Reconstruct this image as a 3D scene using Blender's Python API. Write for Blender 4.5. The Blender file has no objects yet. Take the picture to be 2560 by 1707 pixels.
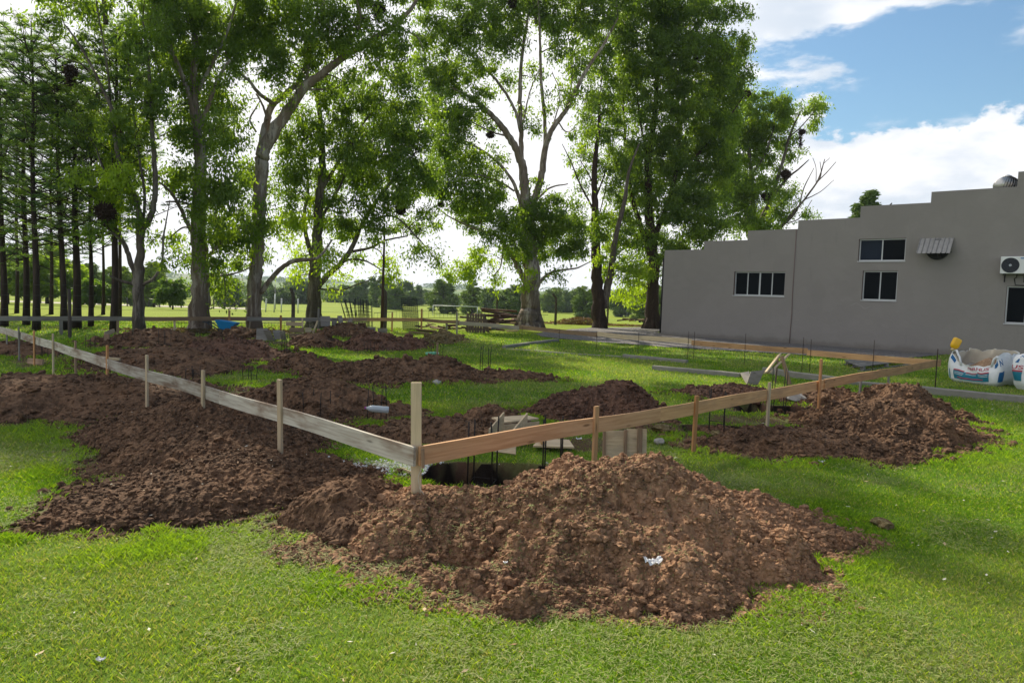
import bpy, math, random
import numpy as np
from mathutils import Vector, Matrix

# ------------------------------------------------------------------ camera, world, sun, exposure
SC = bpy.context.scene
COL = SC.collection
H_CAM = 1.75
PITCH, ROLL = math.radians(3.8), math.radians(1.86)
FPX, CX, CY = 1745.0, 1280.0, 853.5
SUN_EL, SUN_AZ = math.radians(37), math.radians(-24)      # azimuth measured from +Y towards +X
cam_d = bpy.data.cameras.new('camera'); cam = bpy.data.objects.new('camera', cam_d); COL.objects.link(cam)
RM = Matrix.Rotation(math.pi/2 - PITCH, 3, 'X') @ Matrix.Rotation(ROLL, 3, 'Z')
cam.matrix_world = Matrix.Translation((0, 0, H_CAM)) @ RM.to_4x4()
cam_d.sensor_width = 36; cam_d.lens = FPX/2560*36; cam_d.clip_end = 6000; cam_d.clip_start = 0.05
SC.camera = cam
SC.view_settings.view_transform = 'Standard'; SC.view_settings.look = 'None'
SC.view_settings.exposure = 0.66; SC.view_settings.gamma = 1
SC.cycles.use_denoising = True
SC.cycles.max_bounces = 7; SC.cycles.diffuse_bounces = 3; SC.cycles.glossy_bounces = 2
SC.cycles.transmission_bounces = 5; SC.cycles.transparent_max_bounces = 6
SC.cycles.sample_clamp_indirect = 6
SC.cycles.caustics_reflective = False; SC.cycles.caustics_refractive = False

SUN_DIR = Vector((math.sin(SUN_AZ)*math.cos(SUN_EL), math.cos(SUN_AZ)*math.cos(SUN_EL), math.sin(SUN_EL)))
sd = bpy.data.lights.new('sun', 'SUN'); sd.energy = 5.0; sd.angle = math.radians(0.6); sd.color = (1, .89, .70)
sun = bpy.data.objects.new('sun', sd); COL.objects.link(sun)
sun.rotation_euler = SUN_DIR.to_track_quat('Z', 'Y').to_euler()

class NT:
    """small node-tree writer"""
    def __init__(s, tree): s.t = tree; s.n = tree.nodes; s.l = tree.links
    def node(s, typ, **kw):
        n = s.n.new(typ)
        for k, v in kw.items():
            if k == 'inp':
                for i, x in v.items():
                    if hasattr(x, 'links') or isinstance(x, bpy.types.NodeSocket): s.l.new(x, n.inputs[i])
                    else: n.inputs[i].default_value = x
            else: setattr(n, k, v)
        return n
    def math(s, op, a, b=None, c=None, clamp=False):
        n = s.n.new('ShaderNodeMath'); n.operation = op; n.use_clamp = clamp
        for i, x in enumerate((a, b, c)):
            if x is None: continue
            if isinstance(x, bpy.types.NodeSocket): s.l.new(x, n.inputs[i])
            else: n.inputs[i].default_value = x
        return n.outputs[0]
    def mix(s, f, a, b, typ='MIX'):
        n = s.n.new('ShaderNodeMix'); n.data_type = 'RGBA'; n.blend_type = typ
        for i, x in ((0, f), (6, a), (7, b)):
            if isinstance(x, bpy.types.NodeSocket): s.l.new(x, n.inputs[i])
            else: n.inputs[i].default_value = x if i == 0 else (tuple(x)+(1,))[:4]
        return n.outputs[2]
    def noise(s, vec, scale, detail=4, rough=.55, dist=0, out=0):
        n = s.n.new('ShaderNodeTexNoise'); n.inputs['Scale'].default_value = scale
        n.inputs['Detail'].default_value = detail; n.inputs['Roughness'].default_value = rough
        n.inputs['Distortion'].default_value = dist
        if vec is not None: s.l.new(vec, n.inputs['Vector'])
        return n.outputs[out]
    def smooth(s, x, lo, hi):
        n = s.n.new('ShaderNodeMapRange'); n.interpolation_type = 'SMOOTHSTEP'
        s.l.new(x, n.inputs[0]); n.inputs[1].default_value = lo; n.inputs[2].default_value = hi
        return n.outputs[0]
    def mapping(s, vec, scale=(1, 1, 1), rot=(0, 0, 0), loc=(0, 0, 0)):
        n = s.n.new('ShaderNodeMapping'); s.l.new(vec, n.inputs[0])
        n.inputs['Scale'].default_value = scale; n.inputs['Rotation'].default_value = rot; n.inputs['Location'].default_value = loc
        return n.outputs[0]

W = bpy.data.worlds.new('World'); SC.world = W; W.use_nodes = True
W.node_tree.nodes.clear(); T_ = NT(W.node_tree)
gen = T_.node('ShaderNodeTexCoord').outputs['Generated']
sky = T_.node('ShaderNodeTexSky'); sky.sky_type = 'NISHITA'; sky.sun_disc = False
sky.sun_elevation = SUN_EL; sky.sun_rotation = SUN_AZ; sky.air_density = 1.25; sky.dust_density = .5; sky.ozone_density = 1.6
sep = T_.node('ShaderNodeSeparateXYZ'); T_.l.new(gen, sep.inputs[0])
X, Y, Z = sep.outputs
az = T_.math('MULTIPLY', T_.math('ARCTAN2', X, Y), 57.2958)
el = T_.math('MULTIPLY', T_.math('ARCSINE', Z), 57.2958)
n1 = T_.noise(T_.mapping(gen, (1, 1, 1.6)), 9.0, 9, .58)
n2 = T_.noise(T_.mapping(gen, (1, 1, 2.0)), 2.6, 5, .5)
n3 = T_.noise(T_.mapping(gen, (1, 1, 3.0), loc=(3, 1, 0)), 5.0, 8, .6)
# low cumulus bank: below an uneven elevation line
line = T_.math('ADD', T_.math('MULTIPLY', n1, 19.0), T_.math('MULTIPLY', n2, 6.0))
bank = T_.smooth(T_.math('SUBTRACT', T_.math('ADD', line, 1.2), el), -0.3, .9)
# upper bank over the roof, ending towards the right
up = T_.math('ADD', el, T_.math('MULTIPLY', T_.math('SUBTRACT', n3, .5), 16))
up = T_.math('SUBTRACT', up, T_.math('MULTIPLY', T_.math('MAXIMUM', T_.math('SUBTRACT', az, 24.0), 0), .38))
upper = T_.math('MULTIPLY', T_.smooth(up, 16.6, 18.6), T_.smooth(T_.math('ADD', az, T_.math('MULTIPLY', n1, 12)), 43, 38))
# bright overcast round the sun and everywhere left of the trees
glare = T_.math('ADD', az, T_.math('MULTIPLY', T_.math('SUBTRACT', n2, .5), 20))
left = T_.math('MULTIPLY', T_.smooth(glare, 21, 12), T_.smooth(az, -150, -95))
wisp = T_.math('MULTIPLY', T_.smooth(n3, .56, .70), .55)
m = T_.math('MAXIMUM', T_.math('MAXIMUM', bank, T_.math('MULTIPLY', upper, .92)), T_.math('MAXIMUM', left, wisp), clamp=True)
shade = T_.smooth(T_.noise(T_.mapping(gen, (1, 1, 2.4), loc=(1, 4, 2)), 5.5, 7, .55), .42, .66)
shade = T_.math('MULTIPLY', shade, T_.math('ADD', .25, T_.math('MULTIPLY', T_.smooth(az, 8, 24), .75)))
ccol = T_.mix(shade, (10.8, 10.7, 10.8), (7.0, 7.7, 8.6))
skc = T_.mix(1.0, sky.outputs[0], (.80, 1.0, 1.10), 'MULTIPLY')
colr = T_.mix(m, skc, ccol)
bg = T_.node('ShaderNodeBackground'); bg.inputs[1].default_value = 0.068
T_.l.new(colr, bg.inputs[0])
wo = T_.node('ShaderNodeOutputWorld'); T_.l.new(bg.outputs[0], wo.inputs[0])

# ------------------------------------------------------------------ numpy noise + projection helpers
RNG = np.random.default_rng(7); random.seed(7)
_P = RNG.random((256, 256)).astype(np.float64)
def vnoise(x, y, seed=0):
    x = x + seed*17.31; y = y + seed*9.77
    xi = np.floor(x).astype(int); yi = np.floor(y).astype(int); fx = x-xi; fy = y-yi
    fx = fx*fx*(3-2*fx); fy = fy*fy*(3-2*fy)
    a = _P[xi & 255, yi & 255]; b = _P[(xi+1) & 255, yi & 255]; c = _P[xi & 255, (yi+1) & 255]; d = _P[(xi+1) & 255, (yi+1) & 255]
    return (a*(1-fx)+b*fx)*(1-fy) + (c*(1-fx)+d*fx)*fy
def clods(x, y, sc, seed=0):
    """packed rounded lumps, 0..1"""
    x = x*sc; y = y*sc; xi = np.floor(x).astype(int); yi = np.floor(y).astype(int); best = np.zeros_like(x)
    for i in (-1, 0, 1):
        for j in (-1, 0, 1):
            a = (xi+i+seed*7) & 255; b = (yi+j+seed*13) & 255; jx = _P[a, b]; jy = _P[b, (a+91) & 255]; r = .35+.6*_P[(a+40) & 255, (b+17) & 255]
            d = ((x-xi-i-jx)**2+(y-yi-j-jy)**2)/(r*r); best = np.maximum(best, r*np.sqrt(np.clip(1-d, 0, 1)))
    return best
def fbm(x, y, sc, octv=4, seed=0, gain=.5):
    s = 0; a = 1; t = 0
    for k in range(octv):
        s = s + a*vnoise(x*sc, y*sc, seed+k*3); t += a; a *= gain; sc *= 2.03
    return s/t
def sstep(x, a, b):
    t = np.clip((x-a)/(b-a), 0, 1); return t*t*(3-2*t)

def terrain(x, y):
    """ground height: level site, falling gently to the playing field"""
    return -2.66*sstep(y, 30, 150) + 0*x
RMn = np.array(RM)
def ray(px, py):
    d = RMn @ np.array([(px-CX)/FPX, -(py-CY)/FPX, -1.0]); return d/np.linalg.norm(d)
def at(px, py, zoff=0.0):
    """ground point seen at a photo pixel"""
    d = ray(px, py); t = 0
    z = 0.0
    for _ in range(30):
        t = (z+zoff-H_CAM)/d[2]; z = float(terrain(d[0]*t, d[1]*t))
    return Vector((d[0]*t, d[1]*t, z+zoff))
def at_z(px, py, z):
    d = ray(px, py); t = (z-H_CAM)/d[2]; return Vector((d[0]*t, d[1]*t, z))
def at_y(px, py, y):
    d = ray(px, py); t = y/d[1]; return Vector((d[0]*t, y, H_CAM+d[2]*t))
def proj(p):
    q = RMn.T @ (np.array(p)-np.array([0, 0, H_CAM])); return CX+FPX*q[0]/-q[2], CY-FPX*q[1]/-q[2]
def on_line(A, B, px):
    lo, hi = -.6, 1.4
    f = lambda t: proj(A.lerp(B, t))[0]-px
    ts = np.linspace(lo, hi, 401); v = [f(t) if (A.lerp(B, t)).y > .5 else 1e9 for t in ts]
    i = int(np.argmin(np.abs(v))); return A.lerp(B, float(ts[i]))
def z_at(p, py):
    """height above p's ground position that projects to row py"""
    lo, hi = -3.0, 30.0
    for _ in range(40):
        mid = (lo+hi)/2
        if proj((p[0], p[1], mid))[1] > py: lo = mid
        else: hi = mid
    return (lo+hi)/2

# ------------------------------------------------------------------ object helpers
def tag(o, label=None, cat=None, group=None, kind=None):
    if label: o['label'] = label
    if cat: o['category'] = cat
    if group: o['group'] = group
    if kind: o['kind'] = kind
    return o
def thing(name, loc, label, cat, group=None):
    o = bpy.data.objects.new(name, None); COL.objects.link(o); o.location = loc; o.empty_display_size = .2
    return tag(o, label, cat, group)
def np_mesh(name, V, F, mat=None, attr=None, smooth=False):
    """V (n,3); F (m,k) index array, or list of such arrays"""
    me = bpy.data.meshes.new(name)
    Fs = F if isinstance(F, list) else [F]
    Fs = [np.asarray(f, dtype=np.int32) for f in Fs if len(f)]
    V = np.asarray(V, dtype=np.float32)
    me.vertices.add(len(V)); me.vertices.foreach_set('co', V.ravel())
    nl = sum(f.size for f in Fs); nf = sum(len(f) for f in Fs)
    me.loops.add(nl); me.polygons.add(nf)
    me.loops.foreach_set('vertex_index', np.concatenate([f.ravel() for f in Fs]))
    tot = np.concatenate([np.full(len(f), f.shape[1]) for f in Fs]); st = np.concatenate([[0], np.cumsum(tot)[:-1]])
    me.polygons.foreach_set('loop_start', st.astype(np.int32)); me.polygons.foreach_set('loop_total', tot.astype(np.int32))
    me.polygons.foreach_set('use_smooth', np.full(nf, smooth, dtype=bool))
    if attr is not None:
        a = me.color_attributes.new('tone', 'FLOAT_COLOR', 'POINT')
        c = np.ones((len(V), 4), dtype=np.float32); c[:, :attr.shape[1]] = attr
        a.data.foreach_set('color', c.ravel())
    me.update(calc_edges=True)
    if mat: me.materials.append(mat)
    return me
def link(name, me, parent=None, loc=None):
    o = bpy.data.objects.new(name, me); COL.objects.link(o)
    if parent: o.parent = parent
    if loc is not None: o.location = loc
    return o
BOXF = np.array([[0, 3, 2, 1], [4, 5, 6, 7], [0, 1, 5, 4], [1, 2, 6, 5], [2, 3, 7, 6], [3, 0, 4, 7]])
class MB:
    def __init__(s): s.V = []; s.F = {}; s.n = 0; s.A = []; s.hasA = False
    def add(s, V, F, tone=None):
        V = np.asarray(V, float); s.V.append(V)
        if tone is not None: s.hasA = True
        s.A.append(np.tile(np.asarray(tone if tone is not None else (1, 1, 1), float), (len(V), 1)))
        for f in (F if isinstance(F, list) else [F]):
            f = np.asarray(f); s.F.setdefault(f.shape[1], []).append(f+s.n)
        s.n += len(V); return s
    def box(s, c, size, M=None, tone=None, taper=None, bev=0):
        sx, sy, sz = [q/2 for q in size]
        if bev:
            V, F = bevbox(sx, sy, sz, bev)
        else:
            V = np.array([[-sx, -sy, -sz], [sx, -sy, -sz], [sx, sy, -sz], [-sx, sy, -sz], [-sx, -sy, sz], [sx, -sy, sz], [sx, sy, sz], [-sx, sy, sz]]); F = BOXF
        if taper is not None: V = V.copy(); V[V[:, 2] > 0, :2] *= taper
        if M is not None: V = V @ np.array(M)[:3, :3].T
        return s.add(V+np.asarray(c), F, tone)
    def tube(s, pts, rad, n=8, tone=None, cap=True, jit=0):
        P = np.array([tuple(p) for p in pts], float); m = len(P)
        R = np.full(m, rad) if np.isscalar(rad) else np.asarray(rad, float)
        T = np.gradient(P, axis=0); T /= np.linalg.norm(T, axis=1)[:, None]+1e-9
        u = np.cross(T[0], [0, 0, 1.0]); 
        if np.linalg.norm(u) < .1: u = np.cross(T[0], [1.0, 0, 0])
        V = []; ang = np.arange(n)*2*math.pi/n
        for i in range(m):
            u = u - T[i]*np.dot(u, T[i]); u /= np.linalg.norm(u)+1e-9; w = np.cross(T[i], u)
            r = R[i]*(1+(RNG.random(n)-.5)*jit) if jit else R[i]
            V.append(P[i]+(np.cos(ang)*r)[:, None]*u+(np.sin(ang)*r)[:, None]*w)
        V = np.concatenate(V); a = np.arange(n); b = (a+1) % n
        F = np.concatenate([np.stack([a+i*n, b+i*n, b+(i+1)*n, a+(i+1)*n], 1) for i in range(m-1)])
        Fs = [F]
        if cap and n > 2: Fs += [np.array([a[::-1]]), np.array([a+(m-1)*n])]
        return s.add(V, Fs, tone)
    def lathe(s, c, prof, n=20, M=None, tone=None):
        ang = np.arange(n)*2*math.pi/n
        V = np.concatenate([np.stack([np.cos(ang)*r, np.sin(ang)*r, np.full(n, z)], 1) for r, z in prof])
        a = np.arange(n); b = (a+1) % n
        F = np.concatenate([np.stack([a+i*n, b+i*n, b+(i+1)*n, a+(i+1)*n], 1) for i in range(len(prof)-1)])
        if M is not None: V = V @ np.array(M)[:3, :3].T
        return s.add(V+np.asarray(tuple(c)), [F, np.array([a[::-1]]), np.array([a+(len(prof)-1)*n])], tone)
    def build(s, name, mat, parent=None, origin=None, smooth=False):
        V = np.concatenate(s.V)
        if parent is not None: o_ = np.array(parent.matrix_world.translation) if parent.parent else np.array(parent.location)
        elif origin is not None: o_ = np.array(tuple(origin))
        else:
            lo, hi = V.min(0), V.max(0); o_ = np.array([(lo[0]+hi[0])/2, (lo[1]+hi[1])/2, lo[2]])
        gp = parent
        if parent is not None and parent.parent is not None: o_ = np.array(parent.parent.location)+np.array(parent.location)
        F = [np.concatenate(v) for v in s.F.values()]
        me = np_mesh(name, V-o_, F, mat, np.concatenate(s.A) if s.hasA else None, smooth)
        return link(name, me, gp, None if parent is not None else o_)
def bevbox(sx, sy, sz, b):
    """box with chamfered edges, 24 verts"""
    V = []; idx = {}
    for i, x in enumerate((-1, 1)):
        for j, y in enumerate((-1, 1)):
            for k, z in enumerate((-1, 1)):
                for ax in range(3):
                    p = [x*(sx-b), y*(sy-b), z*(sz-b)]; p[ax] = (x*sx, y*sy, z*sz)[ax]
                    idx[(i, j, k, ax)] = len(V); V.append(p)
    V = np.array(V); q = []; t = []
    for ax in range(3):
        o = [a for a in range(3) if a != ax]
        for s_ in (0, 1):
            f = []
            for a, b_ in ((0, 0), (1, 0), (1, 1), (0, 1)):
                c = [0, 0, 0]; c[ax] = s_; c[o[0]] = a; c[o[1]] = b_; f.append(idx[(c[0], c[1], c[2], ax)])
            q.append(f)
        for a in (0, 1):
            for b_ in (0, 1):
                c0 = [0, 0, 0]; c1 = [0, 0, 0]; c0[o[0]] = c1[o[0]] = a; c0[o[1]] = c1[o[1]] = b_; c1[ax] = 1
                q.append([idx[(*c0, o[0])], idx[(*c0, o[1])], idx[(*c1, o[1])], idx[(*c1, o[0])]])
    for i in (0, 1):
        for j in (0, 1):
            for k in (0, 1): t.append([idx[(i, j, k, 0)], idx[(i, j, k, 1)], idx[(i, j, k, 2)]])
    fix = []
    for f in q+t:
        n = np.cross(V[f[1]]-V[f[0]], V[f[2]]-V[f[1]]); c = V[f].mean(0)
        fix.append(f if np.dot(n, c) > 0 else f[::-1])
    return V, [np.array([f for f in fix if len(f) == 4]), np.array([f for f in fix if len(f) == 3])]
def frame(xdir, up=(0, 0, 1)):
    """3x3 with columns x=xdir, z~up"""
    x = Vector(xdir).normalized(); z = Vector(up); y = z.cross(x).normalized(); z = x.cross(y)
    return Matrix((x, y, z)).transposed()
def board(name, A, B, h, t, mat, parent=None, up=(0, 0, 1), bev=.002, wav=0.0, tilt=0):
    """plank from A to B (centre line); mesh kept in its own axes so the grain runs along it"""
    A = Vector(A); B = Vector(B); L = (B-A).length; n = max(1, int(L/.4)) if wav else 1
    V, F = bevbox(L/2, t/2, h/2, bev)
    if wav:
        xs = np.linspace(-L/2, L/2, n+1); V = []; q = []
        for i, x in enumerate(xs):
            dy = wav*(vnoise(np.array(x*.8+A.x), np.array(3.1))-.5); dz = wav*(vnoise(np.array(x*.7+A.y), np.array(8.1))-.5)
            V += [[x, -t/2+dy, -h/2+dz], [x, t/2+dy, -h/2+dz], [x, t/2+dy, h/2+dz], [x, -t/2+dy, h/2+dz]]
        for i in range(n):
            for k in range(4): a = i*4+k; b = i*4+(k+1) % 4; q.append([a, b, b+4, a+4])
        q += [[3, 2, 1, 0], [n*4, n*4+1, n*4+2, n*4+3]]
        V = np.array(V); F = [np.array(q)]
    me = np_mesh(name, V, F, mat); o = link(name, me, parent)
    R = frame(B-A, up)
    if tilt: R = R @ Matrix.Rotation(tilt, 3, 'X')
    c = (A+B)/2 - (Vector(parent.location) if parent else Vector((0, 0, 0)))
    o.rotation_euler = R.to_euler(); o.location = c
    return o

# ------------------------------------------------------------------ materials
MATS = {}
def mat(name, fn, **kw):
    if name in MATS: return MATS[name]
    m = bpy.data.materials.new(name); m.use_nodes = True; m.node_tree.nodes.clear()
    t = NT(m.node_tree); sh = fn(t, **kw)
    out = t.node('ShaderNodeOutputMaterial'); t.l.new(sh, out.inputs[0]); MATS[name] = m; return m
def obj_co(t): return t.node('ShaderNodeTexCoord').outputs['Object']
def bsdf(t, col, rough=.8, metal=0, spec=.3, normal=None, **kw):
    p = t.node('ShaderNodeBsdfPrincipled')
    for k, v in (('Base Color', col), ('Roughness', rough), ('Metallic', metal), ('Specular IOR Level', spec)):
        if isinstance(v, bpy.types.NodeSocket): t.l.new(v, p.inputs[k])
        else: p.inputs[k].default_value = (tuple(v)+(1,))[:4] if k == 'Base Color' else v
    if normal is not None: t.l.new(normal, p.inputs['Normal'])
    for k, v in kw.items(): p.inputs[k].default_value = v
    return p.outputs[0]
def bump(t, h, strength=.5, dist=.01):
    n = t.node('ShaderNodeBump'); n.inputs['Strength'].default_value = strength; n.inputs['Distance'].default_value = dist
    t.l.new(h, n.inputs['Height']); return n.outputs[0]
def m_plain(name, col, rough=.7, metal=0, var=.15, sc=6, spec=.3, bmp=.1, **kw):
    def f(t):
        co = obj_co(t); n = t.noise(co, sc, 5)
        c = t.mix(n, [x*(1-var) for x in col], [min(1, x*(1+var)) for x in col])
        return bsdf(t, c, rough, metal, spec, bump(t, t.noise(co, sc*6, 4), bmp, .01), **kw)
    return mat(name, f)
def m_wood(name, light, dark, stain=None, amt=.5, rough=.85):
    def f(t):
        co = obj_co(t); rnd = t.node('ShaderNodeObjectInfo').outputs['Random']
        off = t.node('ShaderNodeCombineXYZ'); t.l.new(t.math('MULTIPLY', rnd, 37.0), off.inputs[0]); t.l.new(t.math('MULTIPLY', rnd, 11.0), off.inputs[2])
        v = t.node('ShaderNodeVectorMath', operation='ADD'); t.l.new(co, v.inputs[0]); t.l.new(off.outputs[0], v.inputs[1]); v = v.outputs[0]
        g = t.noise(t.mapping(v, (1.1, 22, 22)), 1.6, 5, .6, .6)
        fine = t.noise(t.mapping(v, (4, 160, 160)), 1.5, 3, .6)
        big = t.noise(t.mapping(v, (.8, 3, 3)), 1.7, 4, .6)
        c = t.mix(t.smooth(g, .35, .68), light, dark)
        c = t.mix(t.math('MULTIPLY', fine, .35), c, [x*.55 for x in dark])
        kn = t.node('ShaderNodeTexVoronoi'); kn.inputs['Scale'].default_value = 1; t.l.new(t.mapping(v, (2.1, 9, 9)), kn.inputs['Vector'])
        c = t.mix(t.smooth(kn.outputs['Distance'], .16, .06), c, [x*.45 for x in dark])
        if stain: c = t.mix(t.math('MULTIPLY', t.smooth(big, .45, .7), amt), c, stain)
        br = t.math('ADD', .82, t.math('MULTIPLY', rnd, .36)); bc = t.node('ShaderNodeCombineColor')
        for i in range(3): t.l.new(br, bc.inputs[i])
        c = t.mix(1.0, c, bc.outputs[0], 'MULTIPLY')
        return bsdf(t, c, rough, 0, .2, bump(t, g, .35, .004))
    return mat(name, f)
def m_tone(name, rough=.6, trans=.0, spec=.3, gain=1.0):
    def f(t):
        a = t.node('ShaderNodeAttribute', attribute_name='tone').outputs['Color']
        d = bsdf(t, a, rough, 0, spec)
        if not trans: return d
        tr = t.node('ShaderNodeBsdfTranslucent')
        t.l.new(t.mix(1.0, a, (1.5*gain, 1.55*gain, .55), 'MULTIPLY'), tr.inputs[0])
        mx = t.node('ShaderNodeMixShader'); mx.inputs[0].default_value = trans
        t.l.new(d, mx.inputs[1]); t.l.new(tr.outputs[0], mx.inputs[2]); return mx.outputs[0]
    return mat(name, f)
# ------------------------------------------------------------------ earth heaps: where they lie
def lobe(pxl, pxr, pyf, ry, h, rot=0):
    g = at((pxl+pxr)/2, pyf); D = g.y+ry
    xl = at_y(pxl, pyf-15, D).x; xr = at_y(pxr, pyf-15, D).x
    return ((xl+xr)/2, D, (xr-xl)/2, ry, math.radians(rot), h)
HEAPS = [
 ('biggest and nearest heap of reddish brown soil, in the foreground right of the corner post', 'M',
  [lobe(985, 1990, 1500, 1.02, .54), lobe(1330, 1960, 1455, .85, .44), lobe(1560, 2140, 1395, .60, .24), lobe(835, 1320, 1425, .80, .26), lobe(1480, 1860, 1550, .55, .20)], .014, 34000),
 ('broad heap of dark clumpy soil under the whitish plank, left of the corner post', 'M',
  [lobe(330, 900, 1335, 1.25, .23), lobe(120, 620, 1345, .85, .08), lobe(700, 1060, 1375, .75, .27), lobe(260, 860, 1150, 1.25, .36), lobe(300, 760, 1215, 1.2, .28), lobe(260, 560, 1110, .95, .22)], .018, 22000),
 ('long heap of dark soil at the left edge of the photo beyond the whitish plank', 'M',
  [lobe(-160, 330, 1072, 1.5, .42), lobe(120, 560, 1060, 1.7, .32)], .035, 3500),
 ('soil heap behind the whitish plank with a clear plastic bottle lying on it', 'M',
  [lobe(560, 1050, 1052, .95, .42), lobe(600, 860, 1040, 1.0, .30)], .03, 2500),
 ('low ragged soil bank right behind the tall corner post', 'M',
  [lobe(850, 1330, 1112, .55, .22), lobe(1130, 1320, 1085, .6, .28)], .025, 2500),
 ('pointed soil heap in the middle of the lawn behind the tan plank', 'M',
  [lobe(1310, 1680, 1062, .8, .42), lobe(1480, 1660, 1050, .55, .50)], .025, 2500),
 ('low soil heap beside the leaning form boards near the concrete kerb', 'M',
  [lobe(1680, 1990, 1003, .75, .20)], .03, 1200),
 ('wide two-humped heap of dark soil at the right outside the tan plank', 'M',
  [lobe(1990, 2460, 1118, 1.25, .46), lobe(1690, 2330, 1152, .85, .20), lobe(2100, 2380, 1060, 1.05, .54)], .024, 9000),
 ('small soil heap just inside the tan plank by the third orange stake', 'M',
  [lobe(1960, 2170, 1020, .8, .30)], .035, 900),
 ('long flat soil ridge in the centre of the site with a tail running right', 'M',
  [lobe(780, 1200, 962, 1.3, .36), lobe(1120, 1400, 952, .55, .14), lobe(1010, 1180, 945, .8, .40)], .035, 3000),
 ('grey crumbly heap with pale rubble in the centre, left of the long ridge', 'M',
  [lobe(665, 850, 932, .9, .34)], .04, 1200),
 ('wide reddish soil heap left of centre behind the dark one', 'M',
  [lobe(400, 725, 908, 1.6, .38), lobe(560, 690, 895, 1.2, .36)], .05, 1500),
 ('low spread of soil left of centre behind the whitish plank', 'M',
  [lobe(230, 560, 935, 2.2, .30), lobe(430, 600, 950, 1.5, .26)], .05, 1500),
 ('dark soil heap at the back left below the horizontal plank', 'M',
  [lobe(240, 540, 872, 1.6, .42)], .06, 800),
 ('small dark heap between the wheelbarrow and the grey boards', 'M', [lobe(535, 655, 850, 1.2, .34)], .06, 300),
 ('black soil heap at the back centre, left one of a touching pair', 'M', [lobe(715, 850, 872, 1.2, .40)], .06, 400),
 ('dark heap with grey form boards standing on its crest', 'M', [lobe(790, 965, 846, 1.4, .46)], .06, 400),
 ('reddish brown heap at the back centre with a tail to the right', 'M', [lobe(845, 1050, 880, 1.5, .48), lobe(960, 1075, 872, .9, .30)], .06, 700),
 ('low strip of turned soil at the far left behind the whitish plank', 'M', [lobe(-160, 170, 895, 1.1, .28)], .07, 400),
 ('small heap of grassy sods in front of the back right plank', 'S', [lobe(1058, 1150, 860, .9, .32), lobe(1100, 1168, 856, .8, .16)], .05, 500),
]
PITS = [at(1255, 1188).to_tuple()[:2]+(.74, .40), at(1805, 1075).to_tuple()[:2]+(.52, .30), at(1958, 1026).to_tuple()[:2]+(.75, .42),
        at(718, 885).to_tuple()[:2]+(.5, .35), at(1232, 930).to_tuple()[:2]+(.4, .3), at(1865, 1010).to_tuple()[:2]+(.3, .2)]
def heap_r(L, x, y, seed=0):
    cx, cy, rx, ry, th, h = L
    u = ((x-cx)*math.cos(th)+(y-cy)*math.sin(th))/rx; v = (-(x-cx)*math.sin(th)+(y-cy)*math.cos(th))/ry
    sc = 1.6/max(.6, min(rx, ry))
    return np.sqrt(u*u+v*v)*(1+.75*(fbm(x, y, sc, 4, seed)-.5)) + .30*(fbm(x, y, 5/max(1, ry), 4, seed+5)-.5)
def heap_f(lobes, x, y, seed=0):
    """0 outside .. 1 at the middle, and the height"""
    F = 0; Hh = 0
    for i, L in enumerate(lobes):
        f = np.clip(1-heap_r(L, x, y, seed+i), 0, 1); F = np.maximum(F, f)
        Hh = Hh**1 if i == 0 else Hh
        hz = L[5]*np.sin(f*math.pi/2)**1.15
        Hh = hz if i == 0 else np.where(True, (Hh**3+hz**3)**(1/3), 0)
    return F, Hh
def heaps_mask(x, y):
    m_ = np.full_like(x, -2.0)
    for i, hp in enumerate(HEAPS):
        for j, L in enumerate(hp[2]):
            sel = (np.abs(x-L[0]) < L[2]*1.6) & (np.abs(y-L[1]) < L[3]*1.6)
            if sel.any(): m_[sel] = np.maximum(m_[sel], 1.25-heap_r(L, x[sel], y[sel], i*10+j))
    return m_
def pit_r(x, y):
    r = np.full_like(x, 9.0)
    for px_, py_, rx, ry in PITS:
        u = (x-px_)/rx; v = (y-py_)/ry
        r = np.minimum(r, (np.abs(u)**4+np.abs(v)**4)**.25*(1+.25*(fbm(x, y, 2.5, 2, 40)-.5)))
    return r
BARE = [at(1750, 1085).to_tuple()[:2]+(1.1, .55), at(1400, 1110).to_tuple()[:2]+(.7, .35), at(1080, 1195).to_tuple()[:2]+(.9, .3), at(1240, 1215).to_tuple()[:2]+(1.4, .7),
        at(560, 985).to_tuple()[:2]+(1.6, .8), at(260, 905).to_tuple()[:2]+(2.2, 1.2), at(60, 880).to_tuple()[:2]+(2.5, .7), at(1900, 1050).to_tuple()[:2]+(1.0, .4),
        at(760, 860).to_tuple()[:2]+(2.5, .7), at(1300, 1350).to_tuple()[:2]+(.9, .4), at(1480, 1105).to_tuple()[:2]+(.5, .3)]
def bare_f(x, y):
    """1 = bare soil, 0 = grown lawn"""
    b = sstep(heaps_mask(x, y), .10, .26)
    for px_, py_, rx, ry in BARE:
        r = np.sqrt(((x-px_)/rx)**2+((y-py_)/ry)**2); b = np.maximum(b, .92*sstep(1.25-r+1.1*(fbm(x, y, 2.2, 4, 60)-.5), .05, .45))
    b = np.maximum(b, sstep(1.35-pit_r(x, y), 0, .2))
    return b

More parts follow.
